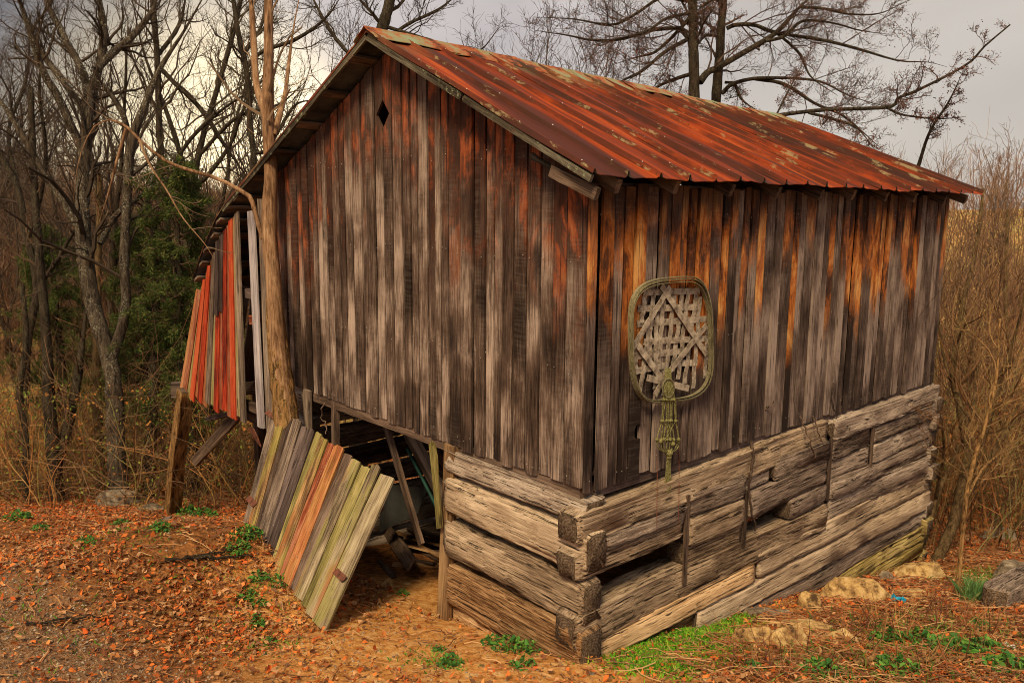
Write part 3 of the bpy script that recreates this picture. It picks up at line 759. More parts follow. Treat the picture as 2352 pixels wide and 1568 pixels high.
# ================================================================== LEANING PANEL
br = Vector((-1.40, -1.07, -.03)); tr = Vector(tuple(on(905, 1105, 1, -.10))); tl = Vector(tuple(on(628, 936, 1, -.26))); bl = Vector(tuple(on(560, 1212, 1, -.90)))
panel = thing('board_panel', 'large nailed panel of grey, red, tan and mossy boards leaning against the open doorway', 'fallen door', tuple(br))
pmats = ['mossgrey', 'mossgrey', 'olive', 'mossgrey', 'brown', 'orange', 'redworn', 'mosstan', 'olive', 'dark', 'dark', 'grey', 'brown', 'mosstan', 'grey']
wds = [.21, .13, .14, .16, .14, .17, .10, .14, .10, .14, .11, .17, .12, .15, .14]; W_ = sum(wds); s = 0
Pinv = Matrix.Translation(br).inverted(); r3 = random.Random(3)
def pq(u, v, off=0.0):
    a = br.lerp(bl, u); b = tr.lerp(tl, u); p = a.lerp(b, v)
    n_ = (b-a).normalized().cross((bl-br).normalized()).normalized()   # towards the viewer
    if n_.dot(Vector(tuple(CAM))-p) < 0: n_ = -n_
    return p+n_*off, n_
for i, (mt, w) in enumerate(zip(pmats, wds)):
    u0, u1 = s/W_, (s+w)/W_; s += w
    a0, n_ = pq(u0, 0); a1 = pq(u1, 0)[0]; b0 = pq(u0, 1)[0]; b1 = pq(u1, 1)[0]
    up_ = ((b0-a0)+(b1-a1)).normalized(); xd = (a0-a1); skew = xd.dot(up_); xm = (a0+b0-a1-b1)/2; xd = (xm-up_*xm.dot(up_))
    wd = xd.length+.004; xd.normalize(); hgt = (b1-a1).length
    jb = r3.uniform(-.02, .015); jt = r3.uniform(-.03, .03)+(-.05 if i in (2, 3) else 0); sb = (a0-a1).dot(up_)*.85; st = ((b0-b1).dot(up_))*.75
    out = [(0, jb), (wd, jb+sb+r3.uniform(-.01, .01)), (wd-.001, hgt*.5), (wd-r3.uniform(0, .004), hgt+jt+st+r3.uniform(-.02, .0)), (wd*.65, hgt+jt+st*.65+r3.uniform(-.01, .015)), (wd*.3, hgt+jt+st*.3+r3.uniform(-.015, .01)), (.001, hgt+jt-r3.uniform(0, .02)), (r3.uniform(0, .003), hgt*.5)]
    o0 = a1+n_*(.012 if i % 2 else 0)
    m = frame(o0, xd, up_)
    y_ = Vector((m[0][1], m[1][1], m[2][1]))
    me = prism('board', out, .022, MT[mt])
    if y_.dot(n_) > 0: me.transform(Matrix.Translation((0, .022, 0)))
    obj('board', me, panel, mw=Pinv @ m)
for h in (.2, .78):
    a = pq(.03, h, -.05)[0]; b = pq(.97, h, -.05)[0]
    box('batten', panel, a, b, .10, .03, MT['brown'], side=(tr-br))
for (u_, h) in ((.03, .30), (.95, .22), (.97, .93)):
    a = pq(max(u_-.05, 0), h, .038)[0]; b = pq(u_+.05, h, .038)[0]
    box('strap_hinge', panel, a, b, .05, .006, MT['nail'], side=(tr-br))
A = Acc()
for k in range(70):
    p, n_ = pq(r3.uniform(.02, .98), r3.choice([.18, .22, .76, .8])+r3.uniform(-.02, .02), .038)
    e1 = (tr-br).normalized(); e2 = n_.cross(e1)
    V = np.array([p-br+e1*(.004*math.cos(a))+e2*(.004*math.sin(a)) for a in np.arange(6)/6*6.283]+[p-br+n_*.004])
    A.add(V, np.array([(i, (i+1) % 6, 6) for i in range(6)]))
o = obj('nail_heads', A.mesh('nail_heads', MT['nailtop']), panel); o['kind'] = 'stuff'

# ================================================================== LUMBER IN THE DOORWAY
def lone_plank(name, label, cat, a, b, w, th, mt, side, group=None, rough=.008):
    a = Vector(a); t = thing(name, label, cat, tuple(a), group)
    box('plank', t, a, b, w, th, MT[mt], side=side, rough=rough); return t
def oy(px, py, y): return Vector(tuple(on(px, py, 1, y)))
lone_plank('leaning_plank', 'narrow brown plank leaning nearly upright inside the dark doorway', 'plank', oy(968, 1250, .25), oy(886, 975, .25), .12, .03, 'brown', (1, -.3, .3))
lone_plank('leaning_plank', 'wide grey plank leaning diagonally behind the door post', 'plank', oy(1062, 1225, .45), oy(930, 975, .45), .20, .04, 'grey', (1, -.3, .8))
lone_plank('leaning_plank', 'thin dark plank deep in the doorway crossing behind the wide one', 'plank', oy(1060, 1130, .8), oy(985, 1000, .8), .09, .03, 'brown', (1, 0, .7))
t = thing('green_pole', 'slim dark green pole leaning below the wide plank in the doorway', 'pole', tuple(oy(1048, 1262, .36)))
pa = np.array(oy(1048, 1262, .36)); pb = np.array(oy(935, 1030, .36)); pc = (pa+pb)/2+np.array([0, 0, .02])
V, F = tubes(np.array([[pa-pa, pc-pa, pb-pa]]), np.full((1, 3), .015), 8)
obj('shaft', np_mesh('shaft', V, F, MT['greenpaint'], smooth=True), t)
t = thing('metal_sheet', 'pale grey sheet standing inside the doorway behind the planks', 'sheet', tuple(oy(880, 1215, .7)))
ss_ = [np.array(oy(*c, .7))-np.array(t.location) for c in ((872, 1110), (872, 1222), (960, 1180), (985, 1120))]
P = np.zeros((2, 12, 3))
for k in range(12): f = k/11; P[0, k] = ss_[0]*(1-f)+ss_[3]*f; P[1, k] = ss_[1]*(1-f)+ss_[2]*f; P[:, k, 1] += .01*math.sin(k*1.6)
me = grid_solid('sheet_face', P, .0, MT['white']); me = np_mesh('sheet_face', np.vstack([P.reshape(-1, 3), P.reshape(-1, 3)+[0, .006, 0]]), [np.array([[k, k+1, k+13, k+12] for k in range(11)]), np.array([[k+24, k+36, k+37, k+25] for k in range(11)])], MT['white'])
obj('sheet_face', me, t)
r4 = random.Random(9)
heap = [((880, 1205), (945, 1300), .13, 'dark splintered slab tipped on edge at the left of the lumber heap', 'brown', .25), ((905, 1225), (1035, 1262), .07, 'upper thin lath lying across the lumber heap', 'tan', .20),
        ((915, 1250), (1010, 1275), .10, 'split tan board lying flat on the middle of the lumber heap', 'tan', .10), ((960, 1262), (1048, 1300), .08, 'brown plank slanting down the right side of the lumber heap', 'brown', .06),
        ((900, 1300), (1020, 1302), .06, 'long thin lath lying along the front of the lumber heap', 'tan', .02), ((925, 1285), (1000, 1298), .07, 'short cracked board just behind the front lath', 'brown', .05),
        ((985, 1240), (1052, 1255), .09, 'short board end poking toward the door post from the heap', 'tan', .16), ((930, 1240), (1025, 1290), .05, 'narrow stave crossing the heap from upper left', 'tan', .14),
        ((1000, 1275), (1050, 1270), .10, 'weathered block lying near the post foot', 'brown', .06), ((940, 1215), (1030, 1240), .10, 'grey board highest at the back of the heap', 'grey', .24), ((870, 1290), (905, 1330), .05, 'thin dark strip beside the path stones', 'brown', .02)]
for (a_, b_, w, d, mt, lf) in heap:
    a = ghit(*a_); b = ghit(*b_)
    if lf > .02:                                # raised pieces: come forward along the line of sight to their height
        a = a+(CAM-a)*(lf/(CAM[2]-a[2])); b = b+(CAM-b)*(lf*.8/(CAM[2]-b[2]))
    lone_plank('scrap_board', d, 'scrap wood', a+np.array([0, 0, .02]), b+np.array([0, 0, .02]), w, .02, mt, (r4.uniform(-.3, .3), 1, r4.uniform(-.3, .5) if lf < .25 else 1.2), 'scrap lumber in the doorway', .012)
t = lone_plank('scrap_board', 'flat tan board lying on the leaves behind the leaning panel, under the red gable', 'scrap wood', (-5.9, -.75, float(G(-5.9, -.75))+.05), (-4.9, -.75, float(G(-4.9, -.75))+.05), .16, .03, 'tan', (0, 1, 0))
t = lone_plank('scrap_board', 'narrow board laid crosswise beyond the leaning panel near the lean-to post', 'scrap wood', (-6.1, -.5, float(G(-6.1, -.5))+.10), (-5.2, -.95, float(G(-5.2, -.95))+.09), .10, .03, 'grey', (0, 1, 0))

# ================================================================== TOBACCO BASKET on the side wall
def c3(cx, cy, x=.07):                         # position seen in my close-up of the basket, on the plane x
    return on((1350+cx/2.412)/1.063, (600+cy/2.412)/1.063, 0, x)
bk = thing('tobacco_basket', 'worn woven wooden basket frame with broken splints hung on the plank side wall', 'basket', tuple(c3(690, 550, .03)))
BL = Vector(bk.location)
def strap(name, pts, w, th, mat, parent, wdir=None, closed=False):
    """flat band following pts; its width lies in the wall plane unless wdir is given"""
    P = np.array(pts)-np.array(BL); n = len(P)
    T = np.gradient(P, axis=0) if not closed else np.roll(P, -1, 0)-np.roll(P, 1, 0)
    T /= np.linalg.norm(T, axis=1, keepdims=True)
    nrm_ = np.array([1., 0, 0]) if wdir is None else None
    if wdir is None: Wd = np.cross(T, nrm_); Nn = np.repeat(nrm_[None], n, 0)
    else: Wd = np.repeat(np.array(wdir, float)[None], n, 0); Nn = np.cross(T, Wd)
    Wd /= np.linalg.norm(Wd, axis=1, keepdims=True)
    c = [P+Wd*w/2+Nn*th/2, P-Wd*w/2+Nn*th/2, P-Wd*w/2-Nn*th/2, P+Wd*w/2-Nn*th/2]
    V = np.stack(c, 1).reshape(-1, 3); m_ = n if closed else n-1
    i = np.arange(m_)[:, None]*4; i2 = ((np.arange(m_)+1) % n)[:, None]*4; j = np.arange(4)[None]
    F = np.stack([i+j, i+(j+1) % 4, i2+(j+1) % 4, i2+j], -1).reshape(-1, 4)
    if not closed: F = np.vstack([F, [[3, 2, 1, 0]], [[n*4-4, n*4-3, n*4-2, n*4-1]]])
    return obj(name, np_mesh(name, V, F, mat), parent)
def rim_pts(sc_, x, dz=0, n=56):
    o = []
    ctr = np.array([695, 555.]); 
    for a in np.arange(n)/n*2*np.pi:
        e = .56
        u = np.sign(math.cos(a))*abs(math.cos(a))**e*236*sc_; v = np.sign(math.sin(a))*abs(math.sin(a))**e*356*sc_
        sk = 1
        o.append(c3(ctr[0]+u+8*math.sin(a*3), ctr[1]+v+dz-u*.09, x))
    return np.array(o)
strap('rim_hoop', rim_pts(1.0, .075), .040, .005, MT['rim'], bk, (1, 0, 0), True)
strap('rim_hoop', rim_pts(.965, .085, 4), .026, .004, MT['rim'], bk, (1, 0, 0), True)
strap('rim_hoop', rim_pts(1.03, .060, -3), .022, .005, MT['rim'], bk, (1, 0, 0), True)
def weave(pa, pb, ph, w=.032, n=18, x=.045, amp=.004, sp=9):
    t_ = np.linspace(0, 1, n)[:, None]; a = c3(*pa, x); b = c3(*pb, x); P = a*(1-t_)+b*t_
    P[:, 0] += amp*np.sin(t_[:, 0]*sp*np.pi+ph); return P
hs = [((535, 275), (865, 265)), ((500, 370), (860, 360)), ((495, 460), (905, 430)), ((535, 565), (905, 545)), ((490, 650), (800, 615)), ((478, 740), (680, 700)), ((760, 690), (850, 688)), ((470, 790), (500, 790))]
for i, (a, b) in enumerate(hs[:7]):
    strap('splint', weave(a, b, 0 if i % 2 else 3.14), .042, .003, MT['splint'], bk)
vs = [((545, 270), (520, 460)), ((600, 260), (510, 880)), ((612, 400), (600, 840)), ((655, 250), (625, 690)), ((715, 290), (650, 880)), ((765, 260), (705, 740)), ((800, 250), (735, 785)), ((850, 250), (775, 810)), ((865, 300), (825, 840)), ((480, 600), (490, 760)), ((910, 470), (895, 780)), ((570, 430), (575, 690))]
for i, (a, b) in enumerate(vs):
    strap('splint', weave(a, b, 3.14*(i % 2), sp=7), .042, .003, MT['splint'], bk)
for a, b in [((690, 240), (470, 600)), ((640, 235), (905, 640)), ((905, 465), (655, 780)), ((500, 585), (690, 850)), ((555, 775), (800, 840)), ((655, 780), (600, 880))]:
    strap('diagonal_splint', weave(a, b, 0, x=.062, amp=.002), .044, .004, MT['splint'], bk)
# ================================================================== MACRAME HANGER
mh = thing('macrame_hanger', 'faded olive cord plant hanger with ring and tassel hanging from basket', 'plant hanger', tuple(c3(680, 740, .10)))
ML = np.array(mh.location)
def cordset(name, paths, r, parent=mh, sides=6, loc=None):
    loc = ML if loc is None else loc; A = Acc()
    for p in paths:
        P = spline(np.array(p), 20)-loc; V, F = tubes(P[None], np.full((1, 20), r), sides); A.add(V, F)
    return obj(name, A.mesh(name, MT['cord'], True), parent)
ringp = [c3(680+34*math.cos(a), 838+56*math.sin(a), .115) for a in np.linspace(0, 6.283, 20)]
V, F = tubes((np.array(ringp)-ML)[None], np.full((1, 20), .0055), 6); obj('ring', np_mesh('ring', V, F, MT['rim'], smooth=True), mh)
cordset('cord_loop', [[c3(665+4*k, 720, .10), c3(662+5*k, 790, .11), c3(655+8*k, 860, .115), c3(650+9*k, 905, .11)] for k in range(8)], .004)
top_ = [650, 662, 672, 682, 692, 702, 712, 722]; mid = [640, 648, 668, 676, 690, 700, 722, 726]; low = [612, 640, 650, 672, 690, 712, 738, 742]
cordset('cord', [[c3(top_[k], 895, .11), c3(mid[k], 1030, .10), c3(low[k], 1140+8*math.sin(k), .095), c3(625+k*15, 1195, .09), c3(684, 1218, .085)] for k in range(8)], .0045)
cordset('cord', [[c3(mid[k], 1030, .10), c3(low[7-k]*.4+mid[k]*.6, 1110, .10), c3(low[k], 1160, .10)] for k in range(8)], .0035)
cordset('tassel', [[c3(684+2*(k-4), 1212, .085), c3(680+3*(k-4), 1300, .075), c3(677+4*(k-4), 1400, .07), c3(677+3.6*(k-4)+3*math.sin(k*3), 1440+12*math.sin(k*2), .07)] for k in range(9)], .0035)
A = Acc()
def blob(c, r, A, seed=0):
    ico = bpy.data.meshes.get('_ico')
    u = np.linspace(0, np.pi, 6); v = np.linspace(0, 2*np.pi, 8, endpoint=False)
    P = np.array([[np.sin(a)*np.cos(b), np.sin(a)*np.sin(b), np.cos(a)] for a in u for b in v])*r+c
    i = (np.arange(5)[:, None]*8); j = np.arange(8)[None]
    F = np.stack([i+j, i+8+j, i+8+(j+1) % 8, i+(j+1) % 8], -1).reshape(-1, 4); A.add(P, F)
for k in range(8):
    blob(c3(mid[k], 1030, .105)-ML, .011, A); blob(c3(low[k], 1140, .10)-ML, .012, A)
for k in range(5): blob(c3(652+15*k, 905, .112)-ML, .012, A)
blob(c3(684, 1218, .085)-ML, .028, A); blob(c3(684, 1240, .083)-ML, .02, A)
blob(c3(632, 1150, .10)-ML, .016, A); blob(c3(705, 1165, .10)-ML, .018, A)
obj('knots', A.mesh('knots', MT['cord'], True), mh)['kind'] = 'stuff'
for cx, lab in ((612, 'thin rusty wire dangling left of the macrame tassel'), (741, 'thin rusty wire dangling right of the macrame tassel')):
    p0 = c3(cx, 1180, .03); w_ = thing('hanging_wire', lab, 'wire', tuple(p0))
    P = np.array([p0, c3(cx+2, 1350, .06), c3(cx, 1560, .13), c3(cx+1, 1680, .14)])-p0
    V, F = tubes(spline(P, 10)[None], np.full((1, 10), .0022), 5); obj('strand', np_mesh('strand', V, F, MT['wire']), w_)

# ================================================================== VINES on the walls
def vine(label, pts, r, mt='brown', name='dead_vine'):
    p0 = np.array(pts[0]); v_ = thing(name, label, 'vine', tuple(p0))
    P = spline(np.array(pts)-p0, 16); P[1:] += rng.normal(0, .006, P[1:].shape)
    V, F = tubes(P[None], np.linspace(r, r*.6, 16)[None], 6); obj('stem', np_mesh('stem', V, F, MT[mt], smooth=True), v_); return v_
def d5(cx, cy, x): return on(1505+cx/2.173, 847+cy/2.173, 0, x)
vine('dark vine climbing from a window gap between the logs to the siding edge', [d5(480, 360, .05), d5(482, 480, .10), d5(465, 560, .11), d5(480, 700, .10), d5(500, 800, .08)], .012)
vine('short dead stem poking out over the upper logs, left of a pair', [d5(720, 235, .04), d5(770, 350, .12), d5(795, 440, .12)], .008)
vine('short dead stem poking out over the upper logs, right of a pair', [d5(785, 235, .04), d5(810, 300, .12), d5(830, 365, .13)], .007)
vine('thin tendril clinging to the middle of the plank side wall', [d5(890, 70, .04), d5(880, 140, .05), d5(905, 230, .04), d5(885, 270, .04)], .005)
vine('tiny curled twig sticking out of the side wall boards', [d5(548, 200, .03), d5(570, 190, .06), d5(592, 165, .09)], .006)
def d4(cx, cy, y): return on((550+cx/2.24)/1.063, (900+cy/2.24)/1.063, 1, y)
vine('pale wiggly vine dangling from the front siding beside the door jamb', [d4(505, 150, -.06), d4(535, 200, -.08), d4(520, 260, -.08), d4(550, 310, -.09), d4(548, 360, -.10)], .008)

# ================================================================== TREES
LIMB = 1.0
def px_limb(pts, d0, d1, n=24):
    """limb drawn as (px, py, radius px) at distances d0..d1"""
    pts = np.array(pts, float); L = np.concatenate([[0], np.cumsum(np.hypot(*np.diff(pts[:, :2], axis=0).T))]); L /= L[-1]
    dep = d0+(d1-d0)*L
    P = np.array([at(a, b, d) for (a, b, _), d in zip(pts, dep)]); R = pts[:, 2]*dep/FPX*(LIMB if len(pts) else 1)
    q = spline(np.hstack([P, R[:, None]]), n); return q[:, :3], np.maximum(q[:, 3], .002)
def bark_tube(name, P, R, mat, parent, sides=14, rough=.05):
    V, F = tubes(P[None], R[None], sides)
    n = len(P); V = V.reshape(n, sides, 3)
    k = 1+rough*rng.normal(size=(n, sides))+rough*.8*rng.normal(size=(1, sides)); V = P[:, None]+(V-P[:, None])*k[..., None]
    V = V.reshape(-1, 3); nn = len(V); V = np.vstack([V, P[-1]])
    j = np.arange(sides); cap = np.stack([(n-1)*sides+j, (n-1)*sides+(j+1) % sides, np.full(sides, nn)], 1)
    return obj(name, np_mesh(name, V-np.array(parent.location), [F, cap], mat, smooth=True), parent)
def twigs(parent, limbs, lv, col, name='twigs', mat=None, buds=None):
    """limbs: list of (P,R) ; lv: list of dict(grow args)"""
    A = Acc(); n0 = 24
    P = np.stack([spline(p, n0) for p, _ in limbs]); R = np.stack([np.interp(np.linspace(0, 1, n0), np.linspace(0, 1, len(r)), r) for _, r in limbs])
    loc = np.array(parent.location)
    c0 = np.array(col); last = None
    for i, kw in enumerate(lv):
        P, R = grow(P, R, **kw)
        V, F = tubes(P-loc, R, 4 if i == 0 else 3)
        nv = len(V)//len(P); cc = np.repeat(c0*rng.uniform(.6, 1.4, (len(P), 1)), nv, 0); A.add(V, F, cc)
        last = P
    o = obj(name, A.mesh(name, mat or MT['twig']), parent); o['kind'] = 'stuff'
    if buds:
        tips = last[:, rng.integers(2, last.shape[1], buds['k'])].reshape(-1, 3)-loc
        tips = tips+rng.normal(0, .03, tips.shape)
        V, F, C = flakes(tips, buds['s'], np.array(buds['c']), 'bud'); o2 = obj('dry_leaves', np_mesh('dry_leaves', V, F, MT['leaf'], C), parent); o2['kind'] = 'stuff'
    return o
def flakes(c, size, cols, kind='leaf', nrm_up=0.0):
    n = len(c); s = size*rng.uniform(.6, 1.4, (n, 1)) if np.ndim(size) == 0 else size[:, None]
    a = rng.normal(size=(n, 3)); 
    N = rng.normal(size=(n, 3)); N[:, 2] += nrm_up*3; N /= np.linalg.norm(N, axis=1, keepdims=True)
    a -= (a*N).sum(1, keepdims=True)*N; a /= np.linalg.norm(a, axis=1, keepdims=True); b = np.cross(N, a)
    if kind == 'leaf':
        cu = rng.uniform(-.5, .9, (n, 1))*s
        V = np.stack([c-a*s, c-b*s*.45-a*s*.25+N*cu*.5, c+a*s*.35-b*s*.55+N*cu*.3, c+a*s+N*cu*.5, c+a*s*.3+b*s*.5+N*cu*.4, c-a*s*.3+b*s*.5+N*cu*.6], 1)
        V = V+rng.normal(0, .17, V.shape)*s[:, None]
        i = np.arange(n)[:, None]*6; F = np.concatenate([i+np.array([[0, 1, 2, 3]]), i+np.array([[0, 3, 4, 5]])]); k = 6
    else:
        V = np.stack([c-a*s, c-b*s*.5, c+a*s, c+b*s*.5], 1); i = np.arange(n)[:, None]*4; F = i+np.arange(4)[None]; k = 4
    C = cols[rng.integers(0, len(cols), n)]*rng.uniform(.6, 1.3, (n, 1)) if cols.ndim == 2 else cols*rng.uniform(.6, 1.4, (n, 1))
    return V.reshape(-1, 3), F, np.repeat(C, k, 0)

def tree_px(name, label, trunk, limbs, mat, d0, d1, lv, col, limb_lv_jit=1.2, base_ground=True, buds=None, mats=None, sides=14, rough=.05, group=None, jit=None):
    P, R = px_limb(trunk, d0, d1, 40)
    if base_ground:
        z = float(G(P[0, 0], P[0, 1])); P[0, 2] = min(P[0, 2], z-.05)
    tr_ = thing(name, label, 'tree', (P[0, 0], P[0, 1], P[0, 2]), group)
    bark_tube('trunk', P, R, mat, tr_, sides, rough)
    ls = [(P[16:], R[16:])]
    for q, l in enumerate(limbs):
        # start depth on the trunk where the limb leaves it
        dt = np.abs(P[:, 2]-at(l[0][0], l[0][1], (d0+d1)/2)[2]); i = int(np.argmin(dt)); dd = float((P[i]-CAM) @ FW)
        if isinstance(l[-1], float): de = l[-1]; l = l[:-1]
        else: de = rng.uniform(-limb_lv_jit, limb_lv_jit)
        Pl, Rl = px_limb(l, dd, dd+de, 24); Rl = Rl*np.concatenate([np.ones(14), np.linspace(1, .22, 10)])
        bark_tube('limb', Pl, Rl, (mats or {}).get(q, mat), tr_, 9, rough); ls.append((Pl, Rl))
    if lv: twigs(tr_, ls, lv, col, buds=buds)
    return tr_
LV = [dict(kids=9, lf=.40, up=.35, rf=.42, t0=.15, minr=.005), dict(kids=7, lf=.5, up=.3, rf=.5, minr=.003), dict(kids=6, lf=.55, up=.2, rf=.5, minr=.0024)]
# -- smooth double-stemmed tree in front of the barn
TD = float((np.array([-3.75, -.50, 1.0])-CAM) @ FW)
tf = tree_px('front_tree', 'smooth tan-barked tree with forked stem growing right against the barn front', [(672, 1120, 25), (656, 940, 22), (645, 850, 20), (634, 740, 18), (628, 640, 17), (620, 560, 17.5), (619, 480, 17), (622, 400, 15), (617, 300, 14), (615, 240, 14), (617, 120, 10.5), (617, 0, 9.5), (618, -120, 8)],
    [[(612, 262, 11), (590, 195, 8), (583, 100, 7), (577, 0, 6.5), (572, -110, 5), .0], [(604, 548, 5.6), (592, 510, 5.6), (578, 460, 5.6), (560, 442, 4.9), (500, 410, 4.2), (440, 392, 4.2), (385, 372, 3.5), (330, 330, 3.5), (292, 292, 3.1), (268, 280, 2.8), (248, 276, 2.5), (215, 292, 2.4), (190, 340, 2.2), (175, 400, 2.1), (168, 470, 1.7), .3],
     [(628, 310, 8), (640, 270, 7.5), (655, 215, 5), (664, 140, 4), (675, 60, 3), (690, -20, 3), .4], [(320, 322, 3.5), (345, 380, 2.5), (385, 440, 2), (420, 500, 1.5), (470, 560, 1.5), (495, 600, 1.2), .3], [(290, 295, 4), (268, 370, 3), (250, 440, 2.2), (225, 520, 2), .2]],
    MT['smooth'], TD, TD-.1, [dict(kids=4, lf=.35, up=.3, rf=.3, t0=.35, minr=.0035, wig=.22), dict(kids=3, lf=.5, up=.1, rf=.45, minr=.0025)], (.22, .15, .09), rough=.02)
# furrowed lower bark of the same tree
P, R = px_limb([(672, 1120, 29), (656, 940, 26), (645, 850, 24), (635, 760, 21), (629, 680, 16)], TD, TD, 22)
P[0, 2] = min(P[0, 2], float(G(P[0, 0], P[0, 1]))-.05)
bark_tube('furrowed_bark', P, R, MT['furrow'], tf, 26, .045)
LIMB = .84
# -- large lichen-covered tree at the left
def dep(px, py): p = ghit(px, py); return float((p-CAM) @ FW)
dA = dep(275, 1158)
tree_px('lichen_tree', 'thick crooked tree speckled with pale lichen, nearest of the left woods', [(280, 1175, 27), (268, 1040, 23), (262, 880, 21), (242, 790, 20), (215, 700, 20), (194, 560, 20), (190, 430, 17), (198, 330, 14), (205, 215, 13)],
    [[(205, 225, 12), (190, 165, 10), (150, 90, 9), (105, 0, 8), (90, -60, 6)], [(205, 225, 13), (228, 150, 12), (238, 80, 11), (228, 0, 10), (220, -60, 8)], [(222, 160, 9), (262, 118, 10), (303, 84, 9), (349, 25, 8), (370, -40, 6)],
     [(188, 345, 11), (139, 235, 11), (97, 160, 10), (72, 80, 9), (45, 0, 8), (30, -60, 7)], [(195, 250, 8), (135, 175, 8), (84, 105, 7), (52, 20, 6), (40, -50, 5)],
     [(258, 820, 15), (285, 730, 14), (290, 680, 13), (286, 600, 13), (292, 450, 12), (300, 336, 13), (335, 235, 11), (372, 150, 10), (424, 70, 8), (480, -30, 6)],
     [(300, 350, 8), (285, 270, 8), (245, 205, 7), (205, 170, 5)], [(176, 517, 9), (139, 454, 9), (101, 399, 8), (42, 294, 8), (0, 231, 8), (-60, 150, 7)], [(230, 560, 8), (262, 500, 8), (310, 460, 7), (360, 425, 5), (395, 400, 4)]],
    MT['bark'], dA, dA+.3, LV, (.05, .036, .024))
# -- other individual trees at the left
tree_px('bare_tree', 'dark bare tree with leaning trunk rising behind the cedar, its long branch crossing the gap', [(400, 900, 9), (392, 640, 9), (378, 441, 8), (366, 294, 8), (361, 139, 8), (349, -20, 7)],
    [[(361, 150, 6), (400, 190, 6), (462, 252, 6), (520, 340, 6), (572, 412, 4)], [(361, 130, 5), (410, 60, 5), (430, -20, 4)], [(380, 420, 6), (430, 330, 5), (500, 260, 5), (590, 200, 4)]], MT['barkd'], 14, 14, LV, (.06, .042, .028))
tree_px('bare_tree', 'straight dark bare tree beside the barn eave, left of the smooth trunk', [(600, 800, 10), (592, 600, 9), (586, 400, 9), (575, 290, 8), (567, 168, 8), (550, 90, 7), (533, -20, 6)],
    [[(586, 352, 5), (610, 345, 5), (640, 300, 4), (680, 240, 4), (745, 228, 3)], [(565, 160, 5), (600, 120, 5), (680, 90, 5), (750, 40, 4), (790, -20, 3)], [(560, 120, 5), (600, 60, 4), (610, -20, 4)]], MT['barkd'], 12.5, 12.5, LV, (.06, .045, .028))
tree_px('bare_tree', 'bare tree forking low against the bright break in the sky', [(440, 700, 9), (436, 560, 9), (442, 440, 9), (462, 330, 8), (500, 200, 7), (540, 60, 6), (560, -40, 5)],
    [[(440, 470, 8), (425, 400, 8), (410, 340, 7), (380, 250, 6), (330, 120, 5), (300, -20, 4)], [(445, 430, 7), (480, 400, 6), (530, 330, 5), (560, 250, 5), (620, 160, 4)], [(455, 360, 5), (520, 290, 5), (560, 262, 4), (640, 240, 4), (700, 190, 3)]], MT['barkd'], 17, 17, LV, (.065, .05, .03))
tree_px('bare_tree', 'bare tree with leaning trunk at the far left edge of the woods', [(50, 1100, 12), (62, 800, 11), (85, 660, 10), (60, 540, 9), (40, 430, 8), (-10, 330, 7), (-40, 180, 6)],
    [[(62, 560, 7), (95, 440, 6), (105, 340, 5), (90, 200, 5), (110, 60, 4)], [(85, 660, 7), (130, 600, 6), (180, 520, 5), (260, 470, 4)], [(40, 430, 6), (20, 300, 5), (60, 180, 5), (70, 40, 4)]], MT['barkd'], 13, 13, LV, (.05, .035, .028))
LW = [dict(kids=10, lf=.22, up=.0, rf=.3, t0=.05, minr=.004), dict(kids=5, lf=.5, up=.1, rf=.5, minr=.003)]
tree_px('bare_tree', 'dark trunk left of the lichen tree forking just above the brush', [(130, 1150, 21), (122, 1040, 18), (112, 920, 16), (108, 800, 13), (95, 640, 11), (80, 450, 9), (70, 200, 7)], [[(128, 1080, 13), (150, 1000, 14), (172, 900, 13), (190, 780, 10), (205, 640, 8)]], MT['barkd'], 11.2, 11.4, LW, (.09, .055, .03))
tree_px('bare_tree', 'straight reddish brown trunk hugging the left side of the lichen trunk', [(232, 1150, 13), (228, 1000, 12), (222, 850, 11), (225, 650, 9), (230, 400, 7)], [], MT['barko'], 12.2, 12.2, LW, (.14, .07, .035))
tree_px('bare_tree', 'straight dark trunk halfway between the lichen tree and the leaning post', [(340, 1160, 17), (346, 1020, 15), (352, 880, 15), (356, 700, 12), (352, 500, 9)], [], MT['barkd'], 11.6, 11.8, LW, (.09, .055, .03))
tree_px('bare_tree', 'thin dark trunk at the left edge bending around the brush', [(60, 1140, 9), (58, 1000, 8), (45, 900, 8), (60, 780, 7), (50, 650, 6)], [], MT['barkd'], 11.0, 11.2, LW, (.09, .055, .03))
tree_px('bare_tree', 'slender dark trunk seen in the gap between the lean-to post and the panel', [(478, 1150, 9), (482, 1000, 8), (490, 850, 7), (500, 600, 5)], [], MT['barkd'], 12.5, 12.5, LW, (.09, .055, .03))
tree_px('bare_tree', 'thick dark trunk leaning right, rising directly behind the roof ridge', [(820, 700, 20), (850, 300, 19), (868, 110, 17), (888, 30, 15), (905, -40, 13), (930, -150, 10)],
    [[(870, 110, 6), (930, 60, 5), (1010, 20, 4), (1070, -30, 3)], [(860, 180, 6), (780, 100, 5), (730, 20, 4), (700, -50, 4)], [(880, 60, 5), (980, 90, 4), (1090, 120, 3), (1150, 60, 3)]], MT['barkd'], 16, 16, LV, (.06, .045, .03))
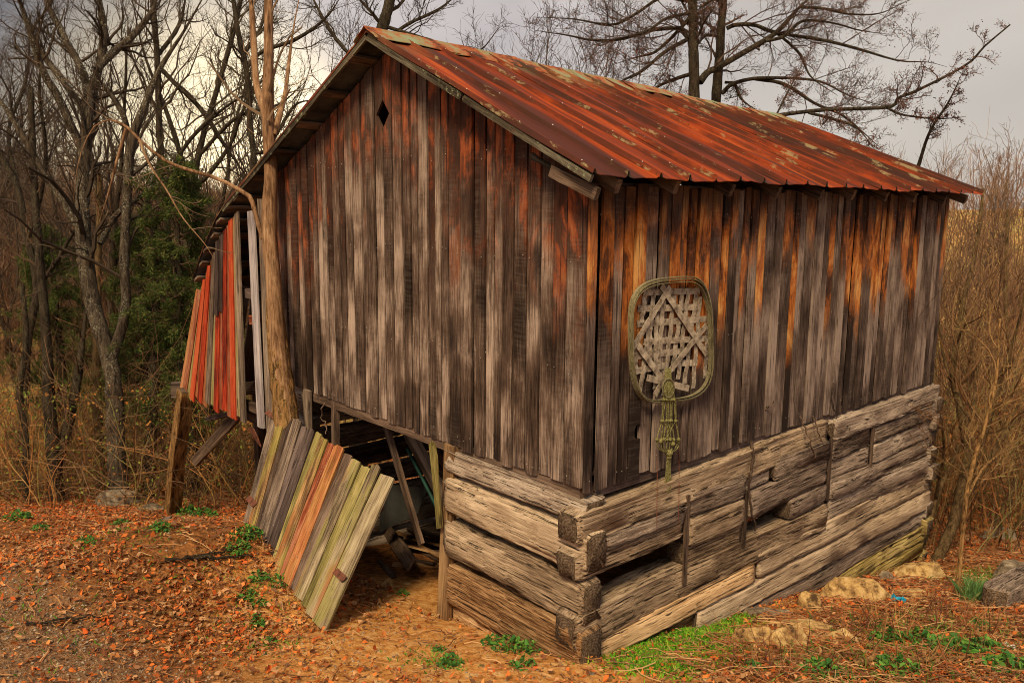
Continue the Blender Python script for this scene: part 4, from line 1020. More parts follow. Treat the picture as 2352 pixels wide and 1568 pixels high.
# -- twin trees behind the roof
def q(cx, cy, r): return (1317+cx/2.273, cy/2.273, r)
LIMB = .80
LB = [dict(kids=13, lf=.36, up=.3, rf=.38, t0=.12, minr=.0045, wig=.25), dict(kids=8, lf=.55, up=.3, rf=.5, minr=.003, wig=.3), dict(kids=6, lf=.6, up=.25, rf=.6, minr=.0022, wig=.35)]
BD = dict(k=1, s=.012, c=(.17, .07, .045))
tree_px('tall_tree', 'left trunk of the twin trees rising behind the rusty roof', [(1600, 700, 18), (1595, 400, 16.5), q(630, 500, 15.5), q(628, 300, 14.5), q(625, 100, 13.5), q(620, -20, 13), q(618, -200, 11)],
    [[q(600, 200, 7), q(540, 150, 6), q(400, 160, 5), q(250, 205, 4.5), q(100, 210, 4), q(-30, 185, 4), q(-200, 160, 3)], [q(600, 70, 5), q(480, 100, 4), q(370, 170, 3.5), q(200, 210, 3), q(60, 250, 2)],
     [q(590, 210, 6), q(480, 270, 5.5), q(360, 370, 4.5), q(260, 420, 4), q(150, 480, 3)], [q(610, 90, 6), q(540, 170, 5), q(430, 270, 4), q(330, 300, 3), q(170, 350, 2)],
     [q(610, 10, 5), q(460, -10, 4.5), q(330, 70, 4), q(200, 130, 3.5), q(0, 100, 3), q(-200, 90, 2)], [q(640, 380, 6), q(540, 410, 5), q(430, 460, 4), q(330, 560, 3)],
     [q(660, 430, 10), q(700, 380, 9.5), q(760, 350, 9), q(900, 270, 8), q(1060, 170, 7), q(1160, 60, 6), q(1240, -20, 5), q(1330, -140, 4)], [q(1000, 215, 5), q(1100, 190, 5), q(1200, 110, 4), q(1350, 120, 3), q(1500, 160, 3), q(1650, 180, 2)]],
    MT['barkd'], 12.0, 12.0, LB, (.075, .048, .034), buds=BD)
tree_px('tall_tree', 'right trunk of the twin trees behind the roof, slimmer and leaning right', [(1630, 700, 15), (1640, 400, 14), q(745, 520, 13.5), q(762, 300, 12.5), q(775, 100, 11.5), q(785, -20, 11), q(800, -200, 9)],
    [[q(800, 150, 6), q(850, 130, 6), q(950, 132, 5.5), q(1050, 170, 5), q(1300, 210, 4.5), q(1500, 260, 4), q(1700, 318, 3.5), q(1850, 325, 2.5), q(1950, 350, 2)], [q(775, 490, 6), q(830, 440, 6), q(950, 410, 5), q(1150, 410, 4), q(1300, 430, 3.5), q(1440, 500, 3), q(1640, 560, 2)],
     [q(940, 412, 5), q(1100, 440, 5), q(1260, 540, 4), q(1400, 600, 3.5), q(1500, 680, 3), q(1610, 780, 2.5)], [q(790, 430, 4), q(840, 440, 4.5), q(880, 520, 4), q(960, 580, 3)],
     [q(780, 200, 4), q(700, 185, 3.5), q(650, 230, 3)], [q(785, 30, 5), q(740, 0, 4), q(690, 20, 4), q(640, 60, 3)], [q(1190, 40, 4), q(1300, 45, 4), q(1450, 75, 3), q(1600, 70, 2.5), q(1730, 10, 2)],
     [q(1060, 170, 4), q(1180, 280, 4), q(1240, 400, 3), q(1380, 500, 2.5)]],
    MT['barkd'], 12.6, 12.6, LB, (.075, .048, .034), buds=BD)
tree_px('bare_tree', 'low tree behind the far eave whose long branch reaches up to the right', [(1700, 700, 10), (1730, 420, 9), q(980, 630, 7), q(1060, 605, 6), q(1300, 575, 5.5), q(1640, 560, 5), q(1700, 510, 4.5), q(1800, 470, 4), q(2050, 340, 3.2), q(2150, 240, 2.6), q(2280, 130, 2)],
    [[q(1230, 590, 4), q(1350, 620, 4), q(1480, 670, 3), q(1580, 790, 2)], [q(1640, 565, 3.5), q(1720, 600, 3), q(1900, 620, 2.5), q(2050, 610, 2)], [q(1060, 600, 3), q(1110, 500, 2.5), q(1240, 250, 1.5)], [q(1800, 870, 5), q(1860, 690, 4), q(1960, 530, 3), q(2040, 360, 2)]],
    MT['barkd'], 11.2, 10.4, [dict(kids=20, lf=.16, up=.3, rf=.45, t0=.1, minr=.005, wig=.35), dict(kids=6, lf=.6, up=.35, rf=.5, minr=.0035, wig=.4), dict(kids=4, lf=.6, up=.3, rf=.6, minr=.0028, wig=.4)], (.10, .055, .04), buds=BD)
LIMB = 1.0
# -- right-hand multi-stem saplings
def q5(cx, cy, r): return (1505+cx/2.173, 847+cy/2.173, r)
dR = dep(2155, 1290)
LS = [dict(kids=9, lf=.45, up=.5, rf=.4, t0=.25, minr=.0045, wig=.25), dict(kids=5, lf=.5, up=.4, rf=.5, minr=.003), dict(kids=4, lf=.5, up=.3, rf=.6, minr=.0025)]
tree_px('sapling', 'thickest brown sapling leaning right of the far log corner', [q5(1390, 985, 14), q5(1440, 880, 12), q5(1490, 760, 12), q5(1540, 560, 12), q5(1562, 400, 10), q5(1520, 200, 8), q5(1490, 0, 7), q5(1530, -300, 5), q5(1600, -600, 4), q5(1640, -900, 3)],
    [[q5(1565, 540, 8), q5(1620, 400, 7), q5(1680, 200, 6), q5(1740, 0, 5), q5(1830, -300, 4), q5(1900, -800, 2)], [q5(1500, 700, 7), q5(1600, 560, 6), q5(1760, 300, 6), q5(1900, 150, 5)], [q5(1530, 300, 6), q5(1600, 100, 5), q5(1560, -200, 4), q5(1480, -500, 3)]],
    MT['barko'], dR, dR+.8, LS, (.17, .095, .045))
tree_px('sapling', 'slim yellowish sapling standing in front of the thick brown one', [q5(1500, 1145, 6), q5(1520, 980, 5), q5(1545, 700, 5), q5(1580, 500, 4.5), q5(1640, 300, 4), q5(1700, 60, 3), q5(1720, -250, 2)],
    [[q5(1550, 650, 3), q5(1650, 480, 3), q5(1800, 380, 2)]], MT['furrow'], dep(2195, 1374), dep(2195, 1374)+.2, LS, (.25, .15, .06))
tree_px('sapling', 'thin sapling hugging the far log corner, arching left', [q5(1325, 935, 6), q5(1370, 760, 6), q5(1420, 600, 5), q5(1500, 420, 5), q5(1540, 250, 4), q5(1440, -60, 3), q5(1400, -400, 2)],
    [[q5(1400, 650, 4), q5(1440, 400, 3), q5(1420, 200, 3)]], MT['barko'], dR+.2, dR+.6, LS, (.17, .09, .045))
tree_px('sapling', 'dark sapling leaning right near the right frame edge', [q5(1660, 850, 8), q5(1720, 740, 8), q5(1790, 600, 7), q5(1860, 380, 6), q5(1900, 100, 5), q5(1930, -300, 4)],
    [[q5(1740, 700, 4), q5(1840, 620, 4), q5(1920, 560, 3)]], MT['barko'], dR+2, dR+2.5, LS, (.15, .085, .045))
tree_px('sapling', 'upright sapling at the right frame edge behind the leaning ones', [q5(1790, 850, 7), q5(1830, 700, 7), q5(1850, 400, 6), q5(1800, 100, 5), q5(1750, -300, 4), q5(1760, -800, 3)],
    [[q5(1840, 500, 4), q5(1700, 200, 4), q5(1650, -100, 3)]], MT['barko'], dR+2.6, dR+3, LS, (.16, .09, .045))

# -- prototype bare trees of the woods, copied
def proto_tree(h, r, seed, lean=.08, col=(.07, .05, .035)):
    global rng
    keep = rng; rng = np.random.default_rng(seed)
    t_ = bpy.data.objects.new('woods_tree', None); COL.objects.link(t_)
    n = 20; d = np.array([lean*rng.normal(), lean*rng.normal(), 1.]); P = [np.zeros(3)]
    for k in range(n-1):
        d = d+rng.normal(0, .07, 3); d[2] = 1; P.append(P[-1]+d/np.linalg.norm(d)*h/n)
    P = np.array(P); P[0, 2] = -.3; R = np.linspace(r, r*.25, n)
    bark_tube('trunk', P, R, MT['barkd'], t_, 8)
    A = Acc(); Pb, Rb = grow(P[None], R[None], 22, .5, (.4, .95), .45, .18, 9, .22, .55, .01)
    cc = np.array(col)
    def add(P_, R_, s): V, F = tubes(P_, R_, s); A.add(V, F, np.repeat(cc*rng.uniform(.7, 1.4, (len(P_), 1)), len(V)//len(P_), 0))
    add(Pb, Rb, 5)
    P2, R2 = grow(Pb, Rb, 7, .5, (.4, 1.0), .35, .25, 6, .2, .5, .006); add(P2, R2, 4)
    P3, R3 = grow(P2, R2, 5, .55, (.4, 1.0), .3, .3, 5, .2, .5, .0045); add(P3, R3, 3)
    o_ = obj('crown', A.mesh('crown', MT['twig']), t_); o_['kind'] = 'stuff'
    rng = keep; return t_
protos = [proto_tree(9, .08, s_) for s_ in (1, 2, 3, 4)]
def place(o, x, y, sc_, rz_, dz=-.05):
    o.location = (x, y, float(G(x, y))+dz); o.scale = (sc_,)*3; o.rotation_euler = (0, 0, rz_)
r5 = random.Random(21); used = set(); cnt = 0
def spot(px, d):
    p = at(px, 700, d); return p[0], p[1]
places = []
for k in range(17): places.append((r5.uniform(-150, 620), r5.uniform(17, 36), 'L'))
for k in range(12): places.append((r5.uniform(640, 1400), r5.uniform(17, 30), 'M'))
for k in range(7): places.append((r5.uniform(2150, 2480), r5.uniform(17, 32), 'R'))
LAB = {'L': ('slender bare tree in the crowded woods left of the barn', 'bare trees in the woods to the left'), 'M': ('bare tree top showing above the ridge behind the barn', 'bare treetops behind the roof ridge'),
       'R': ('bare tree standing back in the thicket right of the barn', 'bare trees in the thicket to the right')}
for k, (px, d, zn) in enumerate(places):
    b = k % 4
    o = protos[b] if b not in used else copy_tree(protos[b]); used.add(b)
    x, y = spot(px, d); place(o, x, y, r5.uniform(.75, 1.15) if zn != 'R' else r5.uniform(.45, .65), r5.uniform(0, 6.28)); tag(o, LAB[zn][0], 'tree', LAB[zn][1])
# -- cedars
def cedar_proto(h, rad, seed, n=5200):
    global rng
    keep = rng; rng = np.random.default_rng(seed)
    t_ = bpy.data.objects.new('cedar_tree', None); COL.objects.link(t_)
    P = np.array([(0, 0, -.3), (.03, .02, h*.3), (-.03, 0, h*.6), (0, .03, h)]); P = spline(P, 12); bark_tube('trunk', P, np.linspace(.17, .02, 12), MT['barkd'], t_, 8)
    A = Acc(); T = spline(P, 30); B = 150
    tt = rng.uniform(.16, .98, B); az = rng.uniform(0, 6.283, B); L = rad*(1.08-tt)**.6*rng.uniform(.55, 1.15, B)
    st = np.stack([np.interp(tt, np.linspace(0, 1, 30), T[:, c]) for c in range(3)], 1)
    D = np.stack([np.cos(az), np.sin(az), rng.uniform(-.15, .5, B)], 1); s_ = np.linspace(0, 1, 8)
    Pb = st[:, None]+D[:, None]*(L[:, None]*s_[None])[..., None]+np.array([0, 0, -.25])*(L[:, None]*s_[None]**2)[..., None]
    Pb[:, 1:] += rng.normal(0, .03, Pb[:, 1:].shape); Rb = np.linspace(.014, .004, 8)[None].repeat(B, 0)
    V, F = tubes(Pb, Rb, 4); A.add(V, F, np.array([.10, .06, .035]))
    P2, R2 = grow(Pb, Rb, 9, .35, (.4, 1.0), -.1, .25, 5, .15, .5, .003); V, F = tubes(P2, R2, 3); A.add(V, F, np.array([.10, .06, .035]))
    o_ = obj('branches', A.mesh('branches', MT['twig']), t_); o_['kind'] = 'stuff'
    # foliage sprays on the living upper boughs only
    zb = P2[:, 0, 2]; keepm = (zb > h*.30+rng.normal(0, h*.08, len(zb))) & (rng.random(len(zb)) < .5)
    Q = P2[keepm]; k = rng.integers(0, len(Q), n*14); j = rng.integers(0, 4, len(k)); f = rng.random((len(k), 1))
    c = Q[k, j]*(1-f)+Q[k, j+1]*f+rng.normal(0, .028, (len(k), 3))
    dirv = (Q[k, j+1]-Q[k, j]); dirv /= np.linalg.norm(dirv, axis=1, keepdims=True)+1e-9
    a = dirv+rng.normal(0, .55, dirv.shape); a /= np.linalg.norm(a, axis=1, keepdims=True)
    b_ = np.cross(a, rng.normal(size=a.shape)); b_ /= np.linalg.norm(b_, axis=1, keepdims=True)
    s = rng.uniform(.02, .05, (len(c), 1)); V = np.stack([c-a*s*.2, c+a*s+b_*s*.13, c+a*s*1.25, c+a*s-b_*s*.13], 1).reshape(-1, 3)
    base = np.array([(.045, .085, .016), (.09, .13, .026), (.16, .17, .045), (.026, .05, .012)])[rng.integers(0, 4, len(c))]
    tw = base*rng.uniform(.6, 1.3, (len(c), 1))
    F = np.arange(len(V)).reshape(-1, 4)
    o_ = obj('foliage', np_mesh('foliage', V, F, MT['cedar'], np.repeat(tw, 4, 0)), t_); o_['kind'] = 'stuff'
    rng = keep; return t_
cp = [cedar_proto(5.2, 1.35, 31), cedar_proto(4.6, 1.5, 32)]
cd = [(415, 11.6, .95, 0, 'bushy dark cedar nearest the red lean-to boards'), (330, 13, .95, 1, 'tall cedar behind the crooked lichen tree, right of its trunk'), (130, 13.6, .85, 0, 'cedar left of the crooked lichen trunk'),
      (450, 16, .8, 1, 'distant cedar tucked against the barn edge')]
for k, (px, d, sc_, b, lab) in enumerate(cd):
    o = cp[b] if k < 2 else copy_tree(cp[b])
    x, y = spot(px, d); place(o, x, y, sc_, k*1.3); tag(o, lab, 'cedar tree', 'cedars in the woods to the left')
# -- brush thickets and far woods (nobody could count them)
def thicket(name, pts, hgt, n_, cols, r=.006, seg=7, kids=3, wig=.16, lean=.3, sub=True):
    B = len(pts); L = rng.uniform(hgt[0], hgt[1], B)
    d = np.stack([rng.normal(0, lean, B), rng.normal(0, lean, B), np.ones(B)], 1); P = [pts]
    for k in range(seg-1):
        d = d+rng.normal(0, wig, d.shape); d /= np.linalg.norm(d, axis=1, keepdims=True); P.append(P[-1]+d*(L/(seg-1))[:, None])
    P = np.stack(P, 1); R = r*rng.uniform(.5, 1.6, (B, 1))*np.linspace(1, .35, seg)[None]
    A = Acc(); C = np.array(cols)[rng.integers(0, len(cols), B)]*rng.uniform(.6, 1.4, (B, 1))
    V, F = tubes(P, R, 3); A.add(V, F, np.repeat(C, seg*3, 0))
    if sub:
        P2, R2 = grow(P, R, kids, .42, (.35, 1.0), .3, .22, 5, .15, .6, r*.4); V, F = tubes(P2, R2, 3); A.add(V, F, np.repeat(np.repeat(C, kids, 0), 15, 0))
        if sub == 2:
            P3, R3 = grow(P2, R2, 3, .5, (.35, 1.0), .3, .25, 4, .15, .7, r*.35); V, F = tubes(P3, R3, 3); A.add(V, F, np.repeat(np.repeat(C, kids*3, 0), 12, 0))
    o_ = obj(name, A.mesh(name, MT['twig'])); tag(o_, kind='stuff'); return o_
def scatter_px(n_, x0, x1, d0, d1, pw_=1.0):
    px = rng.uniform(x0, x1, n_); d = d0+(d1-d0)*rng.random(n_)**pw_
    dirs = FW[None]+RT[None]*((px-1176)/FPX)[:, None]; h = dirs[:, :2]; p = CAM[:2]+h*d[:, None]
    return np.stack([p[:, 0], p[:, 1], G(p[:, 0], p[:, 1])-.03], 1)
BR = [(.46, .20, .07), (.22, .10, .04), (.52, .31, .11), (.12, .065, .03), (.34, .30, .09), (.58, .27, .09)]
def outside(p): return ~((p[:, 0] > -6.9) & (p[:, 0] < .6) & (p[:, 1] > -.9) & (p[:, 1] < 5.9))
p = scatter_px(1250, -250, 640, 10.3, 20, 1.0); p = p[outside(p)]
tag(thicket('underbrush', p, (.4, 2.0), 0, BR, .0055, 8, 4), 'tangled tawny brush filling the woods left of the barn', 'brush')
p = scatter_px(900, -250, 640, 10.5, 15, 1.0); p = p[outside(p)]
tag(thicket('vines', p, (1.8, 4.5), 0, [(.22, .12, .06), (.16, .10, .05)], .005, 12, 2, .35, .8), 'arching bare stems in the left woods', 'brush')
p = scatter_px(430, 2100, 2520, 8.6, 16, 1.0); p = p[outside(p)]
tag(thicket('underbrush', p, (1.2, 3.9), 0, [(.30, .14, .055), (.15, .07, .035), (.36, .22, .09), (.09, .05, .03), (.24, .20, .08)], .007, 9, 4, .14, .28, 2), 'tall reddish-brown shrub stems filling the right edge', 'brush')
p = scatter_px(190, 1960, 2520, 12, 18, 1.0); p = p[outside(p)]
tag(thicket('tall_brush', p, (3.5, 5.8), 0, [(.16, .085, .05), (.22, .13, .07)], .009, 9, 5, .13, .22, 2), 'taller thin shrubs rising above the far eave at right', 'brush')
# bright low undergrowth leaves
def leafcloud(name, label, pts, s, cols, mat='green'):
    V, F, C = flakes(pts, s, np.array(cols)); tag(obj(name, np_mesh(name, V, F, MT[mat], C)), label, 'undergrowth', kind='stuff')
p = scatter_px(16000, -250, 640, 10.5, 17); p[:, 2] += rng.random(len(p))**1.3*1.7; p = p[outside(p)]
leafcloud('undergrowth_leaves', 'sparse yellow-green and orange leaves in the left brush', p, .020, [(.30, .34, .06), (.50, .20, .05), (.20, .28, .05), (.56, .26, .07)])
p = scatter_px(5000, 2080, 2520, 8.6, 15); p[:, 2] += rng.random(len(p))**1.3*1.8; p = p[outside(p)]
leafcloud('undergrowth_leaves', 'sparse orange leaves in the right brush', p, .022, [(.30, .13, .04), (.38, .17, .05), (.16, .15, .04)])
p = np.vstack([scatter_px(2600, -500, 900, 20, 62, .8), scatter_px(800, 900, 2900, 22, 62, .8)])
tag(thicket('far_woods', p, (3, 6.0), 0, [(.20, .115, .07), (.15, .09, .055), (.25, .15, .08)], .03, 6, 9, .10, .12, 2), 'hazy brown mass of bare trees on the far hillside', 'woods')

# ================================================================== ROCKS
def rock(label, px, py, w, h, mt='rock', seed=0, dz=-.025, asp=.6, name='rock', pos=None):
    p = ghit(px, py) if pos is None else np.array(pos); r = np.random.default_rng(seed+100)
    u = np.linspace(0, np.pi, 23); v = np.linspace(0, 2*np.pi, 34, endpoint=False)
    D = np.array([[math.sin(a)*math.cos(b), math.sin(a)*math.sin(b), math.cos(a)] for a in u for b in v])
    rad = np.ones(len(D))*1.0
    for _ in range(13):                        # cut facets
        nv = r.normal(size=3); nv[2] = abs(nv[2])*.9; nv /= np.linalg.norm(nv); off = r.uniform(.5, .85)
        dd = D @ nv; lim = np.where(dd > .05, off/np.maximum(dd, .05), 9); rad = np.minimum(rad, lim)
    rad = rad*(1+.02*np.sin(D[:, 2]*17+D[:, 0]*9+seed))+r.normal(0, .008, len(D))
    V = D*rad[:, None]*np.array([w*.56, w*.56*asp, h*.85]); V[:, 2] += h*.12
    i = np.arange(22)[:, None]*34; j = np.arange(34)[None]
    F = np.stack([i+j, i+34+j, i+34+(j+1) % 34, i+(j+1) % 34], -1).reshape(-1, 4)
    me = np_mesh(name, V, F, MT[mt]); me.update()
    o_ = obj(name, me, loc=(p[0], p[1], p[2]+dz)); o_.rotation_euler = (r.uniform(-.1, .1), r.uniform(-.1, .1), r.uniform(.6, 1.1)+.0)
    return tag(o_, label, 'rock')
rock('large rounded tan rock under the far half of the log wall', 1955, 1372, .62, .30, seed=1)
rock('tan rock under the far bottom log corner', 2105, 1322, .60, .26, seed=2)
rock('flat tan rock just behind the blue scrap', 2085, 1368, .42, .13, seed=3)
rock('upright tan rock left of the large rounded one', 1862, 1400, .26, .26, seed=4)
rock('small rock between the large tan rock and the log wall', 2035, 1330, .24, .14, 'rockg', seed=5)
rock('pointed tan boulder at the front of the near rock group', 1812, 1478, .38, .26, seed=6)
rock('tan boulder left in the near rock group', 1740, 1475, .40, .20, seed=7)
rock('long flat rock at the back of the near rock group', 1850, 1448, .70, .13, seed=8, asp=.45)
rock('flat pale rock at the right of the near rock group', 1930, 1470, .40, .12, seed=9)
rock('flat brown slab against the log wall above the near rock group', 1760, 1412, .50, .09, 'rockg', seed=10, asp=.35)
rock('small grey stone in front of the near log corner', 1357, 1545, .12, .05, 'rockg', seed=11)
rock('small tan stone right of the near log corner', 1440, 1528, .10, .07, 'rock', seed=12)
rock('grey rock among leaves in the right background', 2292, 1238, .42, .26, 'rockg', seed=13)
rock('flat stone at the bottom edge, right of center', 1600, 1555, .36, .06, 'rock', seed=14)
rock('mossy grey rock at the foot of the lichen tree', 270, 1160, .75, .26, 'rockg', seed=15)
rock('low grey rock between lichen tree and leaning post', 345, 1172, .45, .18, 'rockg', seed=16)
rock('pale broken stone standing in the doorway path', 893, 1352, .15, .16, 'rock', seed=17, asp=.4)
rock('flat chip of stone in the doorway path right of the pale one', 935, 1340, .13, .05, 'rock', seed=18)
rock('brown rock under the bottom log where the wall meets the slope', 1605, 1400, .5, .14, 'rock', seed=19)
rock('gray boulder half buried at the right frame edge', 2335, 1330, .5, .3, 'rockg', seed=20)

# ================================================================== SCRAPS, STICKS, BRANCHES
t = thing('blue_wrapper', 'crumpled bright blue plastic scrap lying by the tan rocks', 'litter', tuple(ghit(2062, 1385)+[0, 0, .03]))
u = np.linspace(-1, 1, 7); P = np.array([[(a*.06, b*.03+.012*math.sin(a*5), .02*math.sin(a*4+b*6)+.01) for b in u] for a in u]); obj('film', grid_solid('film', P, .002, MT['blue']), t)
for (px, py, lab) in [(2320, 1490, 'pale crumpled scrap near the lower right edge'), (168, 0, '')][:1]:
    t = thing('paper_scrap', lab, 'litter', tuple(ghit(px, py)+[0, 0, .02])); P2 = P*.6; obj('film', grid_solid('film', P2, .002, MT['litter']), t)
def branch_on_ground(label, px0, py0, px1, py1, r, mt='barko', lift=.02, name='fallen_branch', kids=5):
    a = ghit(px0, py0); b = ghit(px1, py1); t_ = thing(name, label, 'branch', tuple(a))
    n = 14; P = a+(b-a)*np.linspace(0, 1, n)[:, None]; P[:, :2] += rng.normal(0, .012, (n, 2)); P[:, 2] = G(P[:, 0], P[:, 1])+lift+r*.6
    bark_tube('stem', P, np.linspace(r, r*.5, n), MT[mt], t_, 8)
    if kids:
        Pk, Rk = grow(P[None], np.linspace(r, r*.5, n)[None], kids, .3, (.4, .9), .1, .15, 5, .1, .5, .003); V, F = tubes(Pk-np.array(t_.location), Rk, 4)
        obj('side_twigs', np_mesh('side_twigs', V, F, MT[mt]), t_)['kind'] = 'stuff'
    return t_
branch_on_ground('long thin fallen branch across the leaves left of the panel', 380, 1295, 585, 1285, .016, 'barkd')
branch_on_ground('fallen branch tucked beside the lower left of the panel', 430, 1290, 560, 1262, .012, 'barkd')
branch_on_ground('pale straight stick lying on the gravel at lower left', 343, 1414, 442, 1428, .010, 'furrow', kids=0)
branch_on_ground('twiggy dead branch in the lower left leaves', 60, 1440, 240, 1425, .009, 'barkd')
branch_on_ground('reddish fallen limb under the cedars at the left edge of the clearing', 150, 1120, 340, 1180, .03, 'furrow')
branch_on_ground('brown branch lying along the lower right corner', 1960, 1530, 2250, 1520, .022, 'furrow', kids=3)
branch_on_ground('long brown stick running over the litter at right', 1900, 1420, 2230, 1450, .012, 'furrow')
branch_on_ground('thin stick crossing the brush litter under the saplings', 2040, 1420, 2330, 1390, .010, 'furrow')
t = thing('fallen_log', 'rotten grey log lying at the right edge of the clearing', 'log', tuple(ghit(2290, 1390)))
a = ghit(2285, 1400); b = ghit(2400, 1330)
log(tuple(a+[0, 0, .08]), tuple(b+[0, 0, .10]), .2, .2, MT['logg'], 200, parent=t, name='log_body')

# litter stuff --------------------------------------------------------
def vis_scatter(n_, x0, x1, y0, y1):
    x = rng.uniform(x0, x1, n_); y = rng.uniform(y0, y1, n_); return x, y
def inbarn(x, y): return (x > -4.1) & (x < .05) & (y > .0) & (y < 5.3)
def dens(x, y):
    """leaf density 0..1"""
    d = np.full(x.shape, .62)
    d = np.where((x < -1.5) & (y < -.9), .9, d)
    clay = np.exp(-(((x+.7)/1.5)**2+((y+.55)/.85)**4)); d = d*(1-.97*clay)
    grav = sstep(1.7, 2.4, -y+.12*x); d = d*(1-.72*grav)
    return d*np.clip(.70+.75*vnoise(x, y, 1.1)+.35*vnoise(x+3, y, 3.1), .08, 1.25)
x, y = vis_scatter(500000, -10, 3.2, -4.2, 7.5)
dd = np.hypot(x-CAM[0], y-CAM[1]); fx = ((x-CAM[0])*RT[0]+(y-CAM[1])*RT[1])/np.maximum((x-CAM[0])*FW[0]+(y-CAM[1])*FW[1], .1)
ok = (np.abs(fx) < .75) & ~inbarn(x, y) & (rng.random(len(x)) < dens(x, y)*.85) & ((x-CAM[0])*FW[0]+(y-CAM[1])*FW[1] > 1)
x, y = x[ok], y[ok]
p = np.stack([x, y, G(x, y)+rng.uniform(.004, .035, len(x))], 1)
LC = np.array([(.66, .19, .04), (.70, .27, .08), (.50, .13, .03), (.30, .11, .04), (.50, .28, .13), (.18, .07, .03), (.58, .33, .16), (.62, .13, .03), (.24, .12, .06), (.38, .17, .06)])
V, F, C = flakes(p, .0155*rng.uniform(.35, 1.5, len(p))**1.3, LC*.95, nrm_up=.6); tag(obj('leaf_litter', np_mesh('leaf_litter', V, F, MT['leaf'], C)), 'orange-brown dead leaves strewn over the ground', 'leaves', kind='stuff')
p = scatter_px(36000, -250, 2550, 9.5, 22, 1.2); p[:, 2] += .04; p = p[outside(p)]
V, F, C = flakes(p, .04, LC, nrm_up=.7); tag(obj('leaf_litter', np_mesh('leaf_litter', V, F, MT['leaf'], C)), 'dead leaves on the floor of the woods', 'leaves', kind='stuff')
# gravel
x, y = vis_scatter(60000, -7, 2.6, -4.2, -.3); g_ = sstep(1.5, 2.4, -y+.12*x)*.9+.10
ok = (rng.random(len(x)) < g_*.75) & ~inbarn(x, y); x, y = x[ok], y[ok]; n = len(x)
s = rng.uniform(.004, .013, n)[:, None]; c = np.stack([x, y, G(x, y)], 1)+[0, 0, .002]
oct_ = np.array([(1, 0, 0), (0, 1, 0), (-1, 0, 0), (0, -1, 0), (0, 0, .8), (0, 0, -.6)])
V = c[:, None]+oct_[None]*s[:, :, None]*rng.uniform(.6, 1.3, (n, 6, 1)); i = np.arange(n)[:, None, None]*6
F = (i+np.array([(0, 1, 4), (1, 2, 4), (2, 3, 4), (3, 0, 4)])[None]).reshape(-1, 3)
C = np.array([(.44, .34, .24), (.32, .22, .14), (.22, .16, .11), (.62, .50, .36), (.50, .28, .14)])[rng.integers(0, 5, n)]*.6
tag(obj('gravel', np_mesh('gravel', V.reshape(-1, 3), F, MT['stone'], np.repeat(C, 6, 0))), 'grey gravel scattered over the lower left ground', 'gravel', kind='stuff')
# twigs and straw lying about
x, y = vis_scatter(42000, -9, 3.0, -4.0, 7.5); ok = ~inbarn(x, y) & (rng.random(len(x)) < .25+.75*(x > .25)*(y > .2)); x, y = x[ok], y[ok]; n = len(x)
az = rng.uniform(0, 6.28, n); L = rng.uniform(.04, .20, n)*(1+.8*(x > .3)); t3 = np.linspace(-.5, .5, 4)
px_ = x[:, None]+np.cos(az)[:, None]*L[:, None]*t3+rng.normal(0, .006, (n, 4)); py_ = y[:, None]+np.sin(az)[:, None]*L[:, None]*t3+rng.normal(0, .006, (n, 4))
P = np.stack([px_, py_, G(px_, py_)+rng.uniform(.005, .05, (n, 1))+rng.normal(0, .008, (n, 4))], -1); R = rng.uniform(.0012, .004, (n, 1))*np.ones((1, 4))
V, F = tubes(P, R, 3); C = np.array([(.40, .20, .08), (.52, .32, .15), (.20, .10, .05), (.36, .13, .05)])[rng.integers(0, 4, n)]
tag(obj('straw_and_twigs', np_mesh('straw_and_twigs', V, F, MT['twig'], np.repeat(C, 12, 0))), 'dry stems and twigs littering the ground', 'twigs', kind='stuff')
# grass and green ground cover patches
def groundcover(name, label, cs, cols, hgt, n_, lean=.6, wd=.004):
    pts = []
    for (px, py, rx, ry, k) in cs:
        c_ = ghit(px, py); pts.append(np.stack([rng.normal(c_[0], rx, k), rng.normal(c_[1], ry, k)], 1))
    q_ = np.vstack(pts); q_ = q_[~inbarn(q_[:, 0], q_[:, 1])]; n = len(q_)
    b0 = np.stack([q_[:, 0], q_[:, 1], G(q_[:, 0], q_[:, 1])-.005], 1); H = rng.uniform(.4, 1.2, n)*hgt
    d = np.stack([rng.normal(0, lean, n), rng.normal(0, lean, n), np.ones(n)], 1); d /= np.linalg.norm(d, axis=1, keepdims=True)
    s_ = np.cross(d, rng.normal(size=(n, 3))); s_ /= np.linalg.norm(s_, axis=1, keepdims=True)
    m_ = b0+d*H[:, None]*.6; tip = b0+d*H[:, None]+np.stack([d[:, 0], d[:, 1], -np.ones(n)*.3], 1)*H[:, None]*.3
    V = np.stack([b0-s_*wd, b0+s_*wd, m_+s_*wd*1.1, tip, m_-s_*wd*1.1], 1).reshape(-1, 3); F = np.arange(n*5).reshape(-1, 5)
    C = np.array(cols)[rng.integers(0, len(cols), n)]*rng.uniform(.7, 1.3, (n, 1))
    tag(obj(name, np_mesh(name, V, F, MT['green'], np.repeat(C, 5, 0))), label, 'grass', kind='stuff')
groundcover('grass', 'bright green grass patch beside the long log wall', [(1530, 1490, .17, .2, 3200), (1600, 1450, .15, .25, 3200), (1480, 1520, .12, .12, 1600), (1660, 1420, .10, .2, 900), (1640, 1500, .10, .12, 300), (1560, 1540, .1, .1, 400)], [(.12, .36, .02), (.20, .46, .03), (.36, .50, .05), (.08, .22, .02)], .05, 0)
groundcover('grass', 'scattered green grass blades over the litter at right', [(2200, 1480, .4, .5, 500), (2100, 1450, .3, .3, 300), (1900, 1540, .3, .2, 300), (2250, 1330, .15, .3, 300), (2040, 1500, .3, .3, 300)], [(.12, .22, .04), (.22, .28, .06)], .09, 0)
